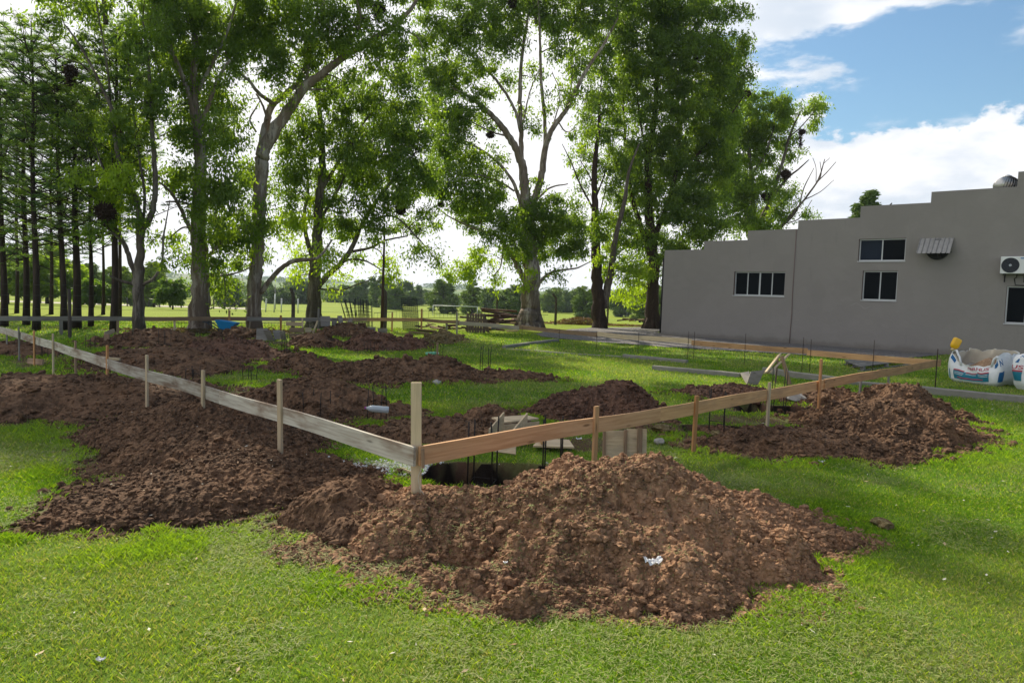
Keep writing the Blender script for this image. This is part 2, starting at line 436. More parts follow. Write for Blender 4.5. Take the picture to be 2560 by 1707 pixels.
def m_soil(name, dry, wet, mott, hue=1.0):
    def f(t):
        co = obj_co(t)
        c = t.mix(t.smooth(t.noise(co, 1.3, 6, .6), .38, .64), wet, dry)
        c = t.mix(t.smooth(t.noise(co, 26, 4, .7), .40, .72), c, mott)
        c = t.mix(t.math('MULTIPLY', t.smooth(t.noise(co, 9, 3), .5, .7), .55), c, [q*.55 for q in wet])
        h = t.math('ADD', t.noise(co, 60, 5, .7), t.math('MULTIPLY', t.noise(co, 18, 4, .65), 1.6))
        return bsdf(t, c, .95, 0, .12, bump(t, h, .9, .014))
    return mat(name, f)
SOIL = m_soil('soil', (.290, .165, .095), (.138, .076, .044), (.40, .240, .145))
SOILD = m_soil('soil_dark', (.142, .080, .047), (.062, .037, .024), (.21, .126, .076))
SOILM = m_soil('soil_mid', (.135, .072, .046), (.060, .034, .024), (.19, .11, .075))
SOD = m_soil('soil_sods', (.17, .12, .055), (.07, .05, .02), (.26, .22, .12))

def m_ground(t):
    co = obj_co(t); a = t.node('ShaderNodeAttribute', attribute_name='tone'); s = t.node('ShaderNodeSeparateColor'); t.l.new(a.outputs['Color'], s.inputs[0])
    lawn = t.mix(t.smooth(t.noise(co, .45, 5, .6), .35, .65), (.080, .150, .016), (.115, .200, .018))
    lawn = t.mix(t.smooth(t.noise(co, 30, 4, .7), .45, .75), lawn, (.12, .15, .035))
    lawn = t.mix(t.math('MULTIPLY', t.smooth(t.noise(co, 1.4, 5, .65), .52, .70), .7), lawn, (.20, .19, .085))
    field = t.mix(t.smooth(t.noise(t.mapping(co, (1, .5, 1)), .09, 5, .6), .35, .65), (.135, .200, .004), (.172, .225, .007))
    field = t.mix(t.math('MULTIPLY', t.smooth(t.noise(co, 1.1, 4), .45, .7), .35), field, (.18, .20, .02))
    soil = t.mix(t.noise(co, 8, 5, .7), (.050, .029, .020), (.13, .075, .048))
    soil = t.mix(t.smooth(t.noise(co, 3, 4), .5, .66), soil, (.12, .11, .055))
    c = t.mix(s.outputs[1], lawn, field); c = t.mix(s.outputs[0], c, soil)
    dk = t.mix(s.outputs[2], c, (.012, .009, .007))  # pits painted near black, their shade put into the colour
    h = t.math('ADD', t.noise(co, 45, 4, .7), t.math('MULTIPLY', t.noise(co, 7, 3), 1.2))
    return bsdf(t, dk, .95, 0, .1, bump(t, h, .8, .02))
def lines(a0, a1, step, lo, hi, g=1.16):
    xs = list(np.arange(a0, a1+1e-6, step)); s_ = step; x = a1
    while x < hi: s_ = min(s_*g, 60); x += s_; xs.append(x)
    s_ = step; x = a0
    while x > lo: s_ = min(s_*g, 60); x -= s_; xs.insert(0, x)
    return np.array(xs)
gx = lines(-16, 14, .085, -900, 900); gy = lines(2.5, 24, .075, -60, 420)
def grid_mesh(gx, gy, zf, keep=None):
    Xg, Yg = np.meshgrid(gx, gy); nx, ny = len(gx), len(gy)
    i = np.arange(nx-1)[None, :]+np.arange(ny-1)[:, None]*nx
    F = np.stack([i, i+1, i+1+nx, i+nx], -1).reshape(-1, 4)
    x = Xg.ravel(); y = Yg.ravel(); return x, y, zf(x, y), F
def gz(x, y):
    near = (y < 26) & (y > 1) & (np.abs(x) < 20)
    z = terrain(x, y)+.0
    z = z+np.where(near, .03*(fbm(x, y, .8, 3, 3)-.5), 0)
    pr = np.full_like(x, 9.0); pr[near] = pit_r(x[near], y[near])
    return z-.80*(1-sstep(pr, .93, 1.01))
x, y, z, F = grid_mesh(gx, gy, gz)
tone = np.zeros((len(x), 3)); near = (y < 30) & (y > 1) & (np.abs(x) < 22)
tone[near, 0] = bare_f(x[near], y[near]); tone[:, 1] = sstep(y+.35*np.minimum(x, 0)*0+2*(fbm(x, y, .2, 2)-.5), 24, 31)
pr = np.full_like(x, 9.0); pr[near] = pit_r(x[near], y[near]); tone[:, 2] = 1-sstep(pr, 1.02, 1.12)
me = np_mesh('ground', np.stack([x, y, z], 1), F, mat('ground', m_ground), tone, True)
tag(link('ground', me), 'mown lawn and playing field with bare soil round the dug pits', kind='structure')

# rolling farmland beyond the field
def hz(x, y):
    r = np.sqrt(x*x+y*y)
    return -2.72 + 15*sstep(r, 420, 1500)*(.75+.5*fbm(x, y, 1/700., 3, 21)) + 22*sstep(r, 1300, 2600)*sstep(-x, -100, 900)
hx = np.linspace(-2600, 2600, 130); hy = np.linspace(395, 3200, 100)
x, y, z, F = grid_mesh(hx, hy, hz)
def m_hill(t):
    co = obj_co(t); v = t.node('ShaderNodeTexVoronoi', feature='F1'); v.inputs['Scale'].default_value = 1
    t.l.new(t.mapping(co, (.0035, .006, .0), (0, 0, .3)), v.inputs['Vector']); s = t.node('ShaderNodeSeparateColor'); t.l.new(v.outputs['Color'], s.inputs[0])
    c = t.mix(t.smooth(s.outputs[0], .3, .5), (.09, .17, .04), (.14, .22, .06)); c = t.mix(t.smooth(s.outputs[1], .72, .76), c, (.26, .20, .12))
    c = t.mix(t.noise(co, .02, 4), c, (.08, .13, .04)); return bsdf(t, c, .95, 0, .05)
tag(link('hills', np_mesh('hills', np.stack([x, y, z], 1), F, mat('hills', m_hill), None, True)), 'low green farm hills on the skyline', kind='structure')

# ------------------------------------------------------------------ earth heaps: meshes
ICO_V = []
ph = (1+5**.5)/2
for a_, b_ in ((-1, ph), (1, ph), (-1, -ph), (1, -ph)): ICO_V.append([a_, b_, 0])
for a_, b_ in ((-1, ph), (1, ph), (-1, -ph), (1, -ph)): ICO_V.append([0, a_, b_])
for a_, b_ in ((-1, ph), (1, ph), (-1, -ph), (1, -ph)): ICO_V.append([b_, 0, a_])
ICO_V = np.array(ICO_V, float); ICO_V /= np.linalg.norm(ICO_V[0])
ICO_F = np.array([[0, 11, 5], [0, 5, 1], [0, 1, 7], [0, 7, 10], [0, 10, 11], [1, 5, 9], [5, 11, 4], [11, 10, 2], [10, 7, 6], [7, 1, 8],
                  [3, 9, 4], [3, 4, 2], [3, 2, 6], [3, 6, 8], [3, 8, 9], [4, 9, 5], [2, 4, 11], [6, 2, 10], [8, 6, 7], [9, 8, 1]])
ICO_V = ICO_V[:, [0, 1, 2]]
def ico2():
    V = [tuple(v) for v in ICO_V]; c = {}; F = []
    def mid(a, b):
        k = (min(a, b), max(a, b))
        if k not in c: m_ = (np.array(V[a])+np.array(V[b])); V.append(tuple(m_/np.linalg.norm(m_))); c[k] = len(V)-1
        return c[k]
    for a, b, d in ICO_F: ab, bd, da = mid(a, b), mid(b, d), mid(d, a); F += [[a, ab, da], [b, bd, ab], [d, da, bd], [ab, bd, da]]
    return np.array(V), np.array(F)
ICO2_V, ICO2_F = ico2()
def lumps(P, R, V0, F0, jit=.35, flat=.8):
    """many rough clods: P (n,3) centres, R (n,) radii"""
    n = len(P); k = len(V0); st = RNG.random((n, 1, 3))*.7+.65; st[:, :, 2] *= flat
    V = V0[None]*(1+(RNG.random((n, k, 1))-.5)*2*jit)*st*R[:, None, None]
    a = RNG.random(n)*6.28; ca, sa = np.cos(a)[:, None], np.sin(a)[:, None]
    V = np.stack([V[:, :, 0]*ca-V[:, :, 1]*sa, V[:, :, 0]*sa+V[:, :, 1]*ca, V[:, :, 2]], -1)+P[:, None]
    F = (F0[None]+(np.arange(n)*k)[:, None, None]).reshape(-1, 3)
    return V.reshape(-1, 3), F
def heap_z(i, x, y):
    lobes = HEAPS[i][2]; F_, H_ = heap_f(lobes, x, y, i*10)
    edge = sstep(F_, 0, .12)
    z = H_*(.86+.28*fbm(x, y, 1.8, 3, i)) + edge*(.10*(fbm(x, y, 2.6, 4, i+2)-.5)*min(1, lobes[0][5]*2.2+.15) + .040*(fbm(x, y, 9, 4, i+4, .6)-.5) + edge*(lk := (.35+1.3*sstep(fbm(x, y, 1.7, 3, i+31), .36, .62)))*((.034 if i == 0 else .024)*clods(x+.3*fbm(x, y, 5, 2), y, 7.5, i)+.024*clods(x, y+.1*fbm(x, y, 9, 2), 19, i+3)-.02))
    return terrain(x, y)+z-.035*(1-edge)-.012, F_
for i, (lab, typ, lobes, cell, nclod) in enumerate(HEAPS):
    x0 = min(L[0]-L[2]*1.5 for L in lobes); x1 = max(L[0]+L[2]*1.5 for L in lobes)
    y0 = min(L[1]-L[3]*1.5 for L in lobes); y1 = max(L[1]+L[3]*1.5 for L in lobes)
    ax = np.arange(x0, x1, cell); ay = np.arange(y0, y1, cell)
    x, y, z, F = grid_mesh(ax, ay, lambda a, b: heap_z(i, a, b)[0])
    F_ = heap_z(i, x, y)[1]; kf = F_[F].max(1) > 0; F = F[kf]
    used = np.unique(F); re = -np.ones(len(x), int); re[used] = np.arange(len(used)); F = re[F]
    V = np.stack([x, y, z], 1)[used]
    if cell < .03: V[:, :2] += (RNG.random((len(V), 2))-.5)*cell*.5
    Vs = [V]; Fs = [F]; nv = len(V); T3 = []
    D = lobes[0][1]
    sets = [(int(nclod), .0009*D+.001, .0038*D, ICO_V, ICO_F), (int(nclod*.05), .003*D, .0072*D, ICO2_V, ICO2_F)]
    for n_, r0, r1, V0, F0 in sets:
        xx = x0+RNG.random(n_*4)*(x1-x0); yy = y0+RNG.random(n_*4)*(y1-y0); zz, ff = heap_z(i, xx, yy)
        spill = (heaps_mask(xx, yy) > .02+RNG.random(len(xx))*.22)
        ok = ((ff > 0) | spill) & (RNG.random(len(xx)) < .35+1.1*(1-np.clip(ff*1.8, 0, 1))*.6); xx, yy, zz, ff = xx[ok][:n_], yy[ok][:n_], zz[ok][:n_], ff[ok][:n_]
        R = r0+(r1-r0)*RNG.random(len(xx))**2.1
        zz = np.where(ff > 0, zz, terrain(xx, yy))+R*.25
        a_, b_ = lumps(np.stack([xx, yy, zz], 1), R, V0, F0); Vs.append(a_); T3.append(b_+nv); nv += len(a_)
    V = np.concatenate(Vs); o_ = np.array([lobes[0][0], lobes[0][1], float(terrain(lobes[0][0], lobes[0][1]))])
    sm = SOD if typ == 'S' else (SOIL if i == 0 else (SOILM if i in (5, 6, 11, 17) else SOILD))
    me = np_mesh('soil_heap', V-o_, [F]+T3, sm)
    tag(link('soil_heap', me, None, o_), lab, 'soil heap', 'heaps of dug soil')

# ------------------------------------------------------------------ gravel drive along the building
def in_poly(x, y, poly):
    c = np.zeros(len(x), bool); n = len(poly)
    for i in range(n):
        x1, y1 = poly[i]; x2, y2 = poly[(i+1) % n]
        c ^= ((y1 > y) != (y2 > y)) & (x < (x2-x1)*(y-y1)/((y2-y1) or 1e-9)+x1)
    return c
GR = [at(*p).to_tuple()[:2] for p in ((1330, 836), (1350, 842), (1420, 849), (1500, 857), (1650, 868), (1849, 880), (2139, 896), (2230, 900), (2346, 889), (2400, 882), (1640, 832), (1690, 818), (1480, 820), (1380, 828))]
def gravel_f(x, y):
    w = .5*(fbm(x, y, .9, 3, 80)-.5); return in_poly(x+w, y+w, GR)
bx0 = min(p[0] for p in GR)-1; bx1 = max(p[0] for p in GR)+1; by0 = min(p[1] for p in GR)-1; by1 = max(p[1] for p in GR)+1
x, y, z, F = grid_mesh(np.arange(bx0, bx1, .12), np.arange(by0, by1, .12), lambda a, b: terrain(a, b)+.018+.014*fbm(a, b, 3, 3))
kf = gravel_f(x[F].mean(1), y[F].mean(1)); F = F[kf]; used = np.unique(F); re = -np.ones(len(x), int); re[used] = np.arange(len(used))
def m_gravel(t):
    co = obj_co(t); v = t.node('ShaderNodeTexVoronoi'); v.inputs['Scale'].default_value = 28; t.l.new(co, v.inputs['Vector'])
    s = t.node('ShaderNodeSeparateColor'); t.l.new(v.outputs['Color'], s.inputs[0])
    c = t.mix(s.outputs[0], (.075, .074, .078), (.20, .19, .19)); c = t.mix(t.math('MULTIPLY', t.smooth(t.noise(co, .8, 4), .55, .7), .6), c, (.26, .22, .13))
    return bsdf(t, c, .9, 0, .2, bump(t, t.math('SUBTRACT', 1, v.outputs['Distance']), 1, .03))
tag(link('gravel_path', np_mesh('gravel_path', np.stack([x, y, z], 1)[used], re[F], mat('gravel', m_gravel))), 'grey gravel drive along the foot of the wall', kind='structure')

# ------------------------------------------------------------------ grass
def scatter(n, y0, y1, half=.80, pw=1.0, margin=1.6):
    d = (y0**(pw+1)+RNG.random(n)*(y1**(pw+1)-y0**(pw+1)))**(1/(pw+1))
    return (RNG.random(n)*2-1)*(half*d+margin), d
def grass_zone(n, y0, y1, hgt, wid, pw=1.0, clip=0.0):
    x, y = scatter(n, y0, y1, pw=pw)
    b = bare_f(x, y); mk = heaps_mask(x, y)
    clump = fbm(x, y, 2.4, 3, 33); big = fbm(x, y, .75, 4, 35)
    edge = sstep(mk+.5*(fbm(x, y, 1.1, 3, 77)-.5), -.42, .0)*(1-sstep(mk, .25, .5))
    p = (1-b)*(.55+.6*clump)+.04*(mk < .5)+.5*edge*(clump > .55)*(mk < .30)
    ok = (RNG.random(n) < p) & (pit_r(x, y) > 1.02) & ~gravel_f(x, y)
    x, y, edge, clump, big = x[ok], y[ok], edge[ok], clump[ok], big[ok]; n = len(x)
    mowed = sstep(fbm(x, y, .33, 2, 91), .46, .62)
    tall = edge*sstep(clump, .25, .6)
    h = hgt*(.55+.8*RNG.random(n))*(1+.55*tall)*(.85+.5*clump); w = wid*(.7+.6*RNG.random(n))
    a = RNG.random(n)*6.283; ln = h*(.25+.75*RNG.random(n)); b2 = RNG.random(n)*6.283
    z = terrain(x, y)+.03*(fbm(x, y, .8, 3, 3)-.5)-.004
    dx, dy = np.cos(a)*w/2, np.sin(a)*w/2; lx, ly = np.cos(b2)*ln, np.sin(b2)*ln
    P0 = np.stack([x-dx, y-dy, z], 1); P1 = np.stack([x+dx, y+dy, z], 1)
    P2 = np.stack([x+dx*.7+lx*.4, y+dy*.7+ly*.4, z+h*.6], 1); P3 = np.stack([x+lx, y+ly, z+h*.95], 1)
    V = np.stack([P0, P1, P2, P3], 1).reshape(-1, 3); i = np.arange(n)*4
    F = np.stack([i, i+1, i+2, i+3], 1)
    fresh = np.array([.135, .270, .020]); mid = np.array([.090, .172, .016]); yel = np.array([.33, .42, .025]); dry = np.array([.34, .32, .15]); sage = np.array([.215, .270, .085])
    r = RNG.random(n)[:, None]; bg_ = sstep(big, .38, .62)[:, None]; tl = tall[:, None]
    c = mid*(1-r)+fresh*r; c = c*(1-bg_*.62)+sage*bg_*.62
    c = np.where(RNG.random((n, 1)) < .16+.25*tl, yel, c); c = np.where(RNG.random((n, 1)) < (.05+.16*bg_)*(1-tl), dry, c)
    c = c*(1-.45*tl)+(fresh*1.05)*.45*tl; c = c*(.75+.5*RNG.random((n, 1)))
    return V, F, np.repeat(c, 4, 0)
Z = [grass_zone(460000, 2.7, 6.5, .023, .0034, .6), grass_zone(330000, 6.0, 11, .029, .0052), grass_zone(220000, 10.5, 20, .042, .012), grass_zone(120000, 19, 33, .050, .026)]
nv = 0; Vs, Fs, Cs = [], [], []
for V, F, C_ in Z: Vs.append(V); Fs.append(F+nv); Cs.append(C_); nv += len(V)
GRASS = m_tone('grass_blades', .55, .38, .25)
tag(link('lawn_grass', np_mesh('lawn_grass', np.concatenate(Vs), np.concatenate(Fs), GRASS, np.concatenate(Cs))), 'short green lawn grass, taller and brighter round the soil heaps', 'grass', kind='stuff')
# dry clippings lying on the lawn and on the toe of the front heap
def clippings(n, y0, y1, scl=1.0):
    x, y = scatter(n*3, y0, y1, pw=.7); s = fbm(x, y, 1.1, 3, 51); mk = heaps_mask(x, y)
    x0_, y0_ = at(1120, 1420).to_tuple()[:2]; toe = np.exp(-(((x-x0_)/1.15)**2+((y-y0_)/.55)**2))
    p = (1.2*sstep(s, .50, .62)+.10)*(mk < .2)+1.3*toe
    ok = (RNG.random(n*3) < p) & (pit_r(x, y) > 1.05) & ~gravel_f(x, y); x, y, mk = x[ok][:n], y[ok][:n], mk[ok][:n]; n = len(x)
    z = terrain(x, y)+.012+RNG.random(n)*.022
    hzz, hf = heap_z(0, x, y); z = np.where(hf > 0, np.maximum(hzz+.008, z-.01), z)
    L = (.014+.034*RNG.random(n)**2)*scl; w = (.0008+.0009*RNG.random(n))*scl; a = RNG.random(n)*6.283; t_ = (RNG.random(n)-.5)*.7
    ux, uy, uz = np.cos(a)*L/2, np.sin(a)*L/2, np.sin(t_)*L/2; vx, vy = -np.sin(a)*w, np.cos(a)*w
    V = np.stack([np.stack([x-ux-vx, y-uy-vy, z-uz], 1), np.stack([x-ux+vx, y-uy+vy, z-uz], 1), np.stack([x+ux+vx, y+uy+vy, z+uz+w], 1), np.stack([x+ux-vx, y+uy-vy, z+uz+w], 1)], 1).reshape(-1, 3)
    i = np.arange(n)*4; r = RNG.random((n, 1)); c = np.array([.15, .22, .05])*(1-r)+np.array([.30, .30, .13])*r
    return V, np.stack([i, i+1, i+2, i+3], 1), np.repeat(c*(.7+.5*RNG.random((n, 1))), 4, 0)
A_ = clippings(60000, 2.7, 7); B_ = clippings(26000, 6.5, 14, 1.8)
tag(link('grass_clippings', np_mesh('grass_clippings', np.concatenate([A_[0], B_[0]]), np.concatenate([A_[1], B_[1]+len(A_[0])]), m_tone('clippings', .8, .15), np.concatenate([A_[2], B_[2]]))),
    'dry pale grass clippings strewn over the lawn', 'grass', kind='stuff')

# fallen leaves and pale crumbs on the lawn
x, y = scatter(1500, 2.8, 13, pw=.6); ok = (pit_r(x, y) > 1.1) & ~gravel_f(x, y); x, y = x[ok], y[ok]; n = len(x)
z = terrain(x, y)+.022; h0, f0 = heap_z(0, x, y); z = np.where(f0 > 0, h0+.012, z); h1, f1 = heap_z(1, x, y); z = np.where(f1 > 0, h1+.012, z)
L = (.012+.030*RNG.random(n)**2)*(1+.06*y); a = RNG.random(n)*6.283; w = L*(.22+.3*RNG.random(n)); tz = (RNG.random(n)-.3)*.5*L
P = np.stack([x, y, z], 1); u = np.stack([np.cos(a)*L, np.sin(a)*L, tz], 1); v = np.stack([-np.sin(a)*w, np.cos(a)*w, np.abs(tz)*.4], 1)
V = np.stack([P-u*.5, P+v*.5, P+u*.5, P-v*.5], 1).reshape(-1, 3); i = np.arange(n)*4; r = RNG.random((n, 1)); c = np.where(r < .35, np.array([.62, .60, .52]), np.where(r < .75, np.array([.42, .32, .18]), np.array([.25, .14, .07])))
tag(link('fallen_leaves', np_mesh('fallen_leaves', V, np.stack([i, i+1, i+2, i+3], 1), m_tone('fallen_leaf', .7, .1), np.repeat(c*(.7+.4*RNG.random((n, 1))), 4, 0))), 'pale fallen leaves and crumbs scattered on the lawn', 'leaf litter', kind='stuff')
# ------------------------------------------------------------------ building
WALL = m_plain('wall_paint', (.262, .240, .226), .9, 0, .045, 1.2, .15, .25)
def m_wallpaint(t):
    co = obj_co(t)
    c = t.mix(t.noise(co, .55, 6, .6), (.212, .198, .187), (.262, .245, .232))
    st = t.smooth(t.noise(t.mapping(co, (3, 3, .35)), 1.4, 5, .6), .58, .75); c = t.mix(t.math('MULTIPLY', st, .22), c, (.165, .158, .152))
    s = t.node('ShaderNodeSeparateXYZ'); t.l.new(co, s.inputs[0])
    pt = t.smooth(t.noise(co, .9, 2, .4), .55, .57); c = t.mix(t.math('MULTIPLY', pt, .10), c, (.30, .285, .27))
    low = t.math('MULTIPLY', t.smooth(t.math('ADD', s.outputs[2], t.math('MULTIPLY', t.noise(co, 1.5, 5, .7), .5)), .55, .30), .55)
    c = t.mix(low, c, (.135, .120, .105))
    h = t.math('ADD', t.noise(co, 2.2, 3), t.math('MULTIPLY', t.noise(co, 60, 3), .12))
    return bsdf(t, c, .92, 0, .12, bump(t, h, .5, .03))
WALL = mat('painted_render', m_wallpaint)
REVEAL = m_plain('reveal_paint', (.17, .125, .105), .9, 0, .1, 3, .1)
ALU = m_plain('aluminium', (.50, .52, .54), .4, .35, .08, 5, .4)
GLASS = mat('window_glass', lambda t: bsdf(t, (.005, .007, .009), .10, 0, .12, None, IOR=1.2))
GLASSB = mat('window_glass_blind', lambda t: bsdf(t, t.mix(t.smooth(t.math('SINE', t.math('MULTIPLY', t.node('ShaderNodeSeparateXYZ', inp={0: obj_co(t)}).outputs[2], 160)), -.2, .4), (.014, .020, .032), (.026, .035, .052)), .14, 0, .12, None, IOR=1.2))
DARK = m_plain('dark_metal', (.018, .018, .018), .6, .3, .2, 8, .3)
ROOFM = m_plain('roof_sheet', (.35, .36, .37), .5, .4, .1, 2)
P0 = at(1652, 838); P1 = at(2346, 885); P0.z = P1.z = 0
WU = (P1-P0).normalized(); WN = Vector((-WU.y, WU.x, 0))            # WN points away from the camera (into the building)
if WN.y < 0: WN = -WN
def wuv(px, py):
    d = Vector(ray(px, py)); o = Vector((0, 0, H_CAM)); t = (P0-o).dot(WN)/d.dot(WN); p = o+d*t; return (p-P0).dot(WU), p.z
def wp(u, z, n=0.0): return P0+WU*u+WN*n+Vector((0, 0, z))
ST = [(1661, 625.6), (1761, 603), (1870, 577), (1996, 551), (2152.3, 516), (2329, 480), (2546, 429.6)]
us = [0.0]+[wuv(*s)[0] for s in ST[1:]]; zs = [wuv(*s)[1] for s in ST]
UEND = us[-1]+11.5
us2 = us+[us[-1]+3.3, UEND]; zs2 = zs+[zs[-1]+.9]
WIN = []
for (a, b) in (((1836, 679), (1960, 741)), ((2148, 598), (2262, 652)), ((2157.5, 677), (2240, 752))):
    u0, z1 = wuv(*a); u1, z0 = wuv(*b); WIN.append([u0, u1, z0, z1])
u0, z1 = wuv(2517, 715); _, z0 = wuv(2514, 808); WIN.append([u0, u0+1.75, z0, z1])
bld = thing('gym_building', P0, 'long grey rendered building with a stepped parapet and small dark windows', 'building')
# front wall: cells between break lines, windows left open
ub = sorted(set(us2+[w[0] for w in WIN]+[w[1] for w in WIN])); zb = sorted(set([-.4]+[w[2] for w in WIN]+[w[3] for w in WIN]))
f = MB()
for i in range(len(ub)-1):
    um = (ub[i]+ub[i+1])/2; k = max(j for j in range(len(us2)-1) if us2[j] <= um+1e-6); top = zs2[k]
    zz = [q for q in zb if q < top-.01]+[top]
    for j in range(len(zz)-1):
        zm = (zz[j]+zz[j+1])/2
        if any(w[0] < um < w[1] and w[2] < zm < w[3] for w in WIN): continue
        q = [wp(ub[i], zz[j]), wp(ub[i+1], zz[j]), wp(ub[i+1], zz[j+1]), wp(ub[i], zz[j+1])]
        f.add([tuple(p) for p in q], np.array([[0, 1, 2, 3]]))
TH = .22
for k in range(len(us2)-1):                                  # parapet tops, step risers, back face above the roof
    a, b, z = us2[k], us2[k+1], zs2[k]
    f.add([tuple(p) for p in (wp(a, z), wp(b, z), wp(b, z, TH), wp(a, z, TH))], np.array([[0, 1, 2, 3]]))
    f.add([tuple(p) for p in (wp(a, -.4, TH), wp(a, z, TH), wp(b, z, TH), wp(b, -.4, TH))], np.array([[0, 1, 2, 3]]))
    zp = zs2[k-1] if k else -.4
    f.add([tuple(p) for p in (wp(a, zp), wp(a, z), wp(a, z, TH), wp(a, zp, TH))], np.array([[0, 1, 2, 3]]))
f.build('front_wall', WALL, bld)
f = MB(); DEP = 24
f.add([tuple(p) for p in (wp(.002, -.4, TH), wp(.002, -.4, DEP), wp(.002, zs2[0]-.35, DEP), wp(.002, zs2[0]-.35, TH))], np.array([[0, 1, 2, 3]]))
f.add([tuple(p) for p in (wp(UEND, -.4, 0), wp(UEND, -.4, DEP), wp(UEND, zs2[-1], DEP), wp(UEND, zs2[-1], 0))], np.array([[0, 3, 2, 1]]))
f.add([tuple(p) for p in (wp(0, -.4, DEP), wp(UEND, -.4, DEP), wp(UEND, zs2[-1], DEP), wp(0, zs2[0]-.35, DEP))], np.array([[0, 3, 2, 1]]))
f.build('side_wall', WALL, bld)
f = MB(); f.add([tuple(p) for p in (wp(.05, zs2[0]-.4, TH), wp(UEND, zs2[-1]-.9, TH), wp(UEND, zs2[-1]-.9, DEP), wp(.05, zs2[0]-.4, DEP))], np.array([[0, 1, 2, 3]])); f.build('roof', ROOFM, bld)
fr = frame(WU)
def wbox(mb, u0, u1, z0, z1, n0, n1, **k): mb.box(tuple(wp((u0+u1)/2, (z0+z1)/2, (n0+n1)/2)), (abs(u1-u0), abs(n1-n0), abs(z1-z0)), fr, **k)
wl = [[('g', 'g', 'g', 'g')], [('b', 'g')], [('g', 'g')], [('g', 'g', 'g')]]
WLAB = ['low wide window of four dark panes', 'upper window with a blueish blind behind its left pane', 'tall narrow two-pane window', 'big window cut by the right edge of the photo']
for wi, (u0, u1, z0, z1) in enumerate(WIN):
    wn = f = MB(); rv = .20; t = .012
    for (p, q, r, s) in (((u0, z0), (u0, z1), 0, 0), ((u1, z1), (u1, z0), 0, 0), ((u0, z1), (u1, z1), 0, 0), ((u1, z0), (u0, z0), 0, 0)):
        f.add([tuple(x_) for x_ in (wp(p[0], p[1], 0), wp(q[0], q[1], 0), wp(q[0], q[1], rv), wp(p[0], p[1], rv))], np.array([[0, 1, 2, 3]]))
    win = f.build('window', REVEAL, bld); win['label'] = WLAB[wi]
    n = len(wl[wi][0]); g = .045; f = MB(); a0, a1, b0, b1 = u0+.003, u1-.003, z0+.003, z1-.003
    wbox(f, a0, a1, b0, b0+g, .13, .19); wbox(f, a0, a1, b1-g, b1, .13, .19); wbox(f, a0, a0+g, b0+g, b1-g, .13, .19); wbox(f, a1-g, a1, b0+g, b1-g, .13, .19)
    W_ = (a1-a0-2*g)/n
    for k in range(1, n): c = a0+g+W_*k; q = .032 if (n == 4 and k == 2) else .02; wbox(f, c-q, c+q, b0+g, b1-g, .135, .185)
    wbox(f, u0-.02, u1+.02, z0-.035, z0-.003, -.03, .12)
    f.build('window_frame', ALU, win)
    for k in range(n):
        f = MB(); c0 = a0+g+W_*k; wbox(f, c0+.005, c0+W_-.005, b0+g, b1-g, .160, .168); f.build('pane', GLASSB if wl[wi][0][k] == 'b' else GLASS, win)
for f_ in (wuv(1985, 700)[0],):
    f = MB(); ztop = zs2[2]-.02; pts = [wp(us2[3]-.05, ztop, -.02), wp(us2[3]-.06, 2.2, -.02), wp(us2[3]-.04, 1.3, -.022), wp(us2[3]-.07, .02, -.02)]
    f.tube(pts, .014, 6); f.build('conduit', m_plain('conduit', (.16, .11, .10), .7), bld, smooth=True)
f = MB(); f.tube([wp(-.07, 3.75, .05), wp(-.07, .1, .05)], .045, 8); f.tube([wp(-.07, 3.75, .05), wp(-.02, 3.85, .3)], .045, 8); f.build('drain_pipe', DARK, bld, smooth=True)
# thin cracks in the render below two windows
f = MB(); cu, cz = wuv(2129, 765)
pts = [wp(cu+i*.09, cz+.10*math.sin(i*.8)+.05*random.random(), -.002) for i in range(9)]; f.tube(pts, .005, 4); f.build('crack', m_plain('crack', (.33, .31, .30), .9), bld)

# exhaust fan with a corrugated hood
ua, za = wuv(2303, 595); ub_, zb_ = wuv(2387, 593.5); uc, zc = wuv(2345, 624)
ex = thing('exhaust_fan', wp((ua+ub_)/2, zc, 0), 'round wall exhaust fan under a sloping corrugated metal hood', 'exhaust fan')
f = MB(); f.lathe(wp(uc, zc, -.02), [(.36, -.30), (.40, -.30), (.40, .05), (.36, .05)], 28, frame(WU, (0, 1, 0)) if False else Matrix((WU, Vector((0, 0, 1)), -WN)).transposed()); f.build('fan_ring', DARK, ex, smooth=False)
f = MB()
for k in range(5):
    a = k*2*math.pi/5; f.box(tuple(wp(uc+.17*math.cos(a), zc+.17*math.sin(a), -.1)), (.30, .02, .12), fr @ Matrix.Rotation(-a, 3, 'Y') @ Matrix.Rotation(.5, 3, 'X'))
f.build('fan_blade', m_plain('blade', (.04, .04, .045), .5, .5), ex)
ns = 72; Lh = .92; V = []; w_ = ub_-ua
for j, s in enumerate((0, 1)):
    for lay in (0, 1):
        for i in range(ns+1):
            q = (i/ns*7) % 1; rib = .035*(1 if q < .16 else 0)
            p = wp(ua-.02+w_*i/ns-(.0*s), za-.03-s*.62+0*rib, -s*.62)+(-WN*.7+Vector((0, 0, .7)))*(rib+lay*.006)
            V.append(tuple(p))
F = []; m1 = ns+1
for i in range(ns):
    F += [[i, i+1, 2*m1+i+1, 2*m1+i], [m1+i+1, m1+i, 3*m1+i, 3*m1+i+1], [2*m1+i, 2*m1+i+1, 3*m1+i+1, 3*m1+i], [i+1, i, m1+i, m1+i+1]]
f = MB(); f.add(V, np.array(F)); f.build('hood', m_plain('galvanised_old', (.27, .265, .26), .5, .35, .35, 7, .4, .3), ex)
for s in (.06, .94): f = MB(); f.tube([wp(ua+w_*s, za-.55, .0), wp(ua+w_*s, za-.62, -.56)], .012, 6); f.build('bracket', DARK, ex)

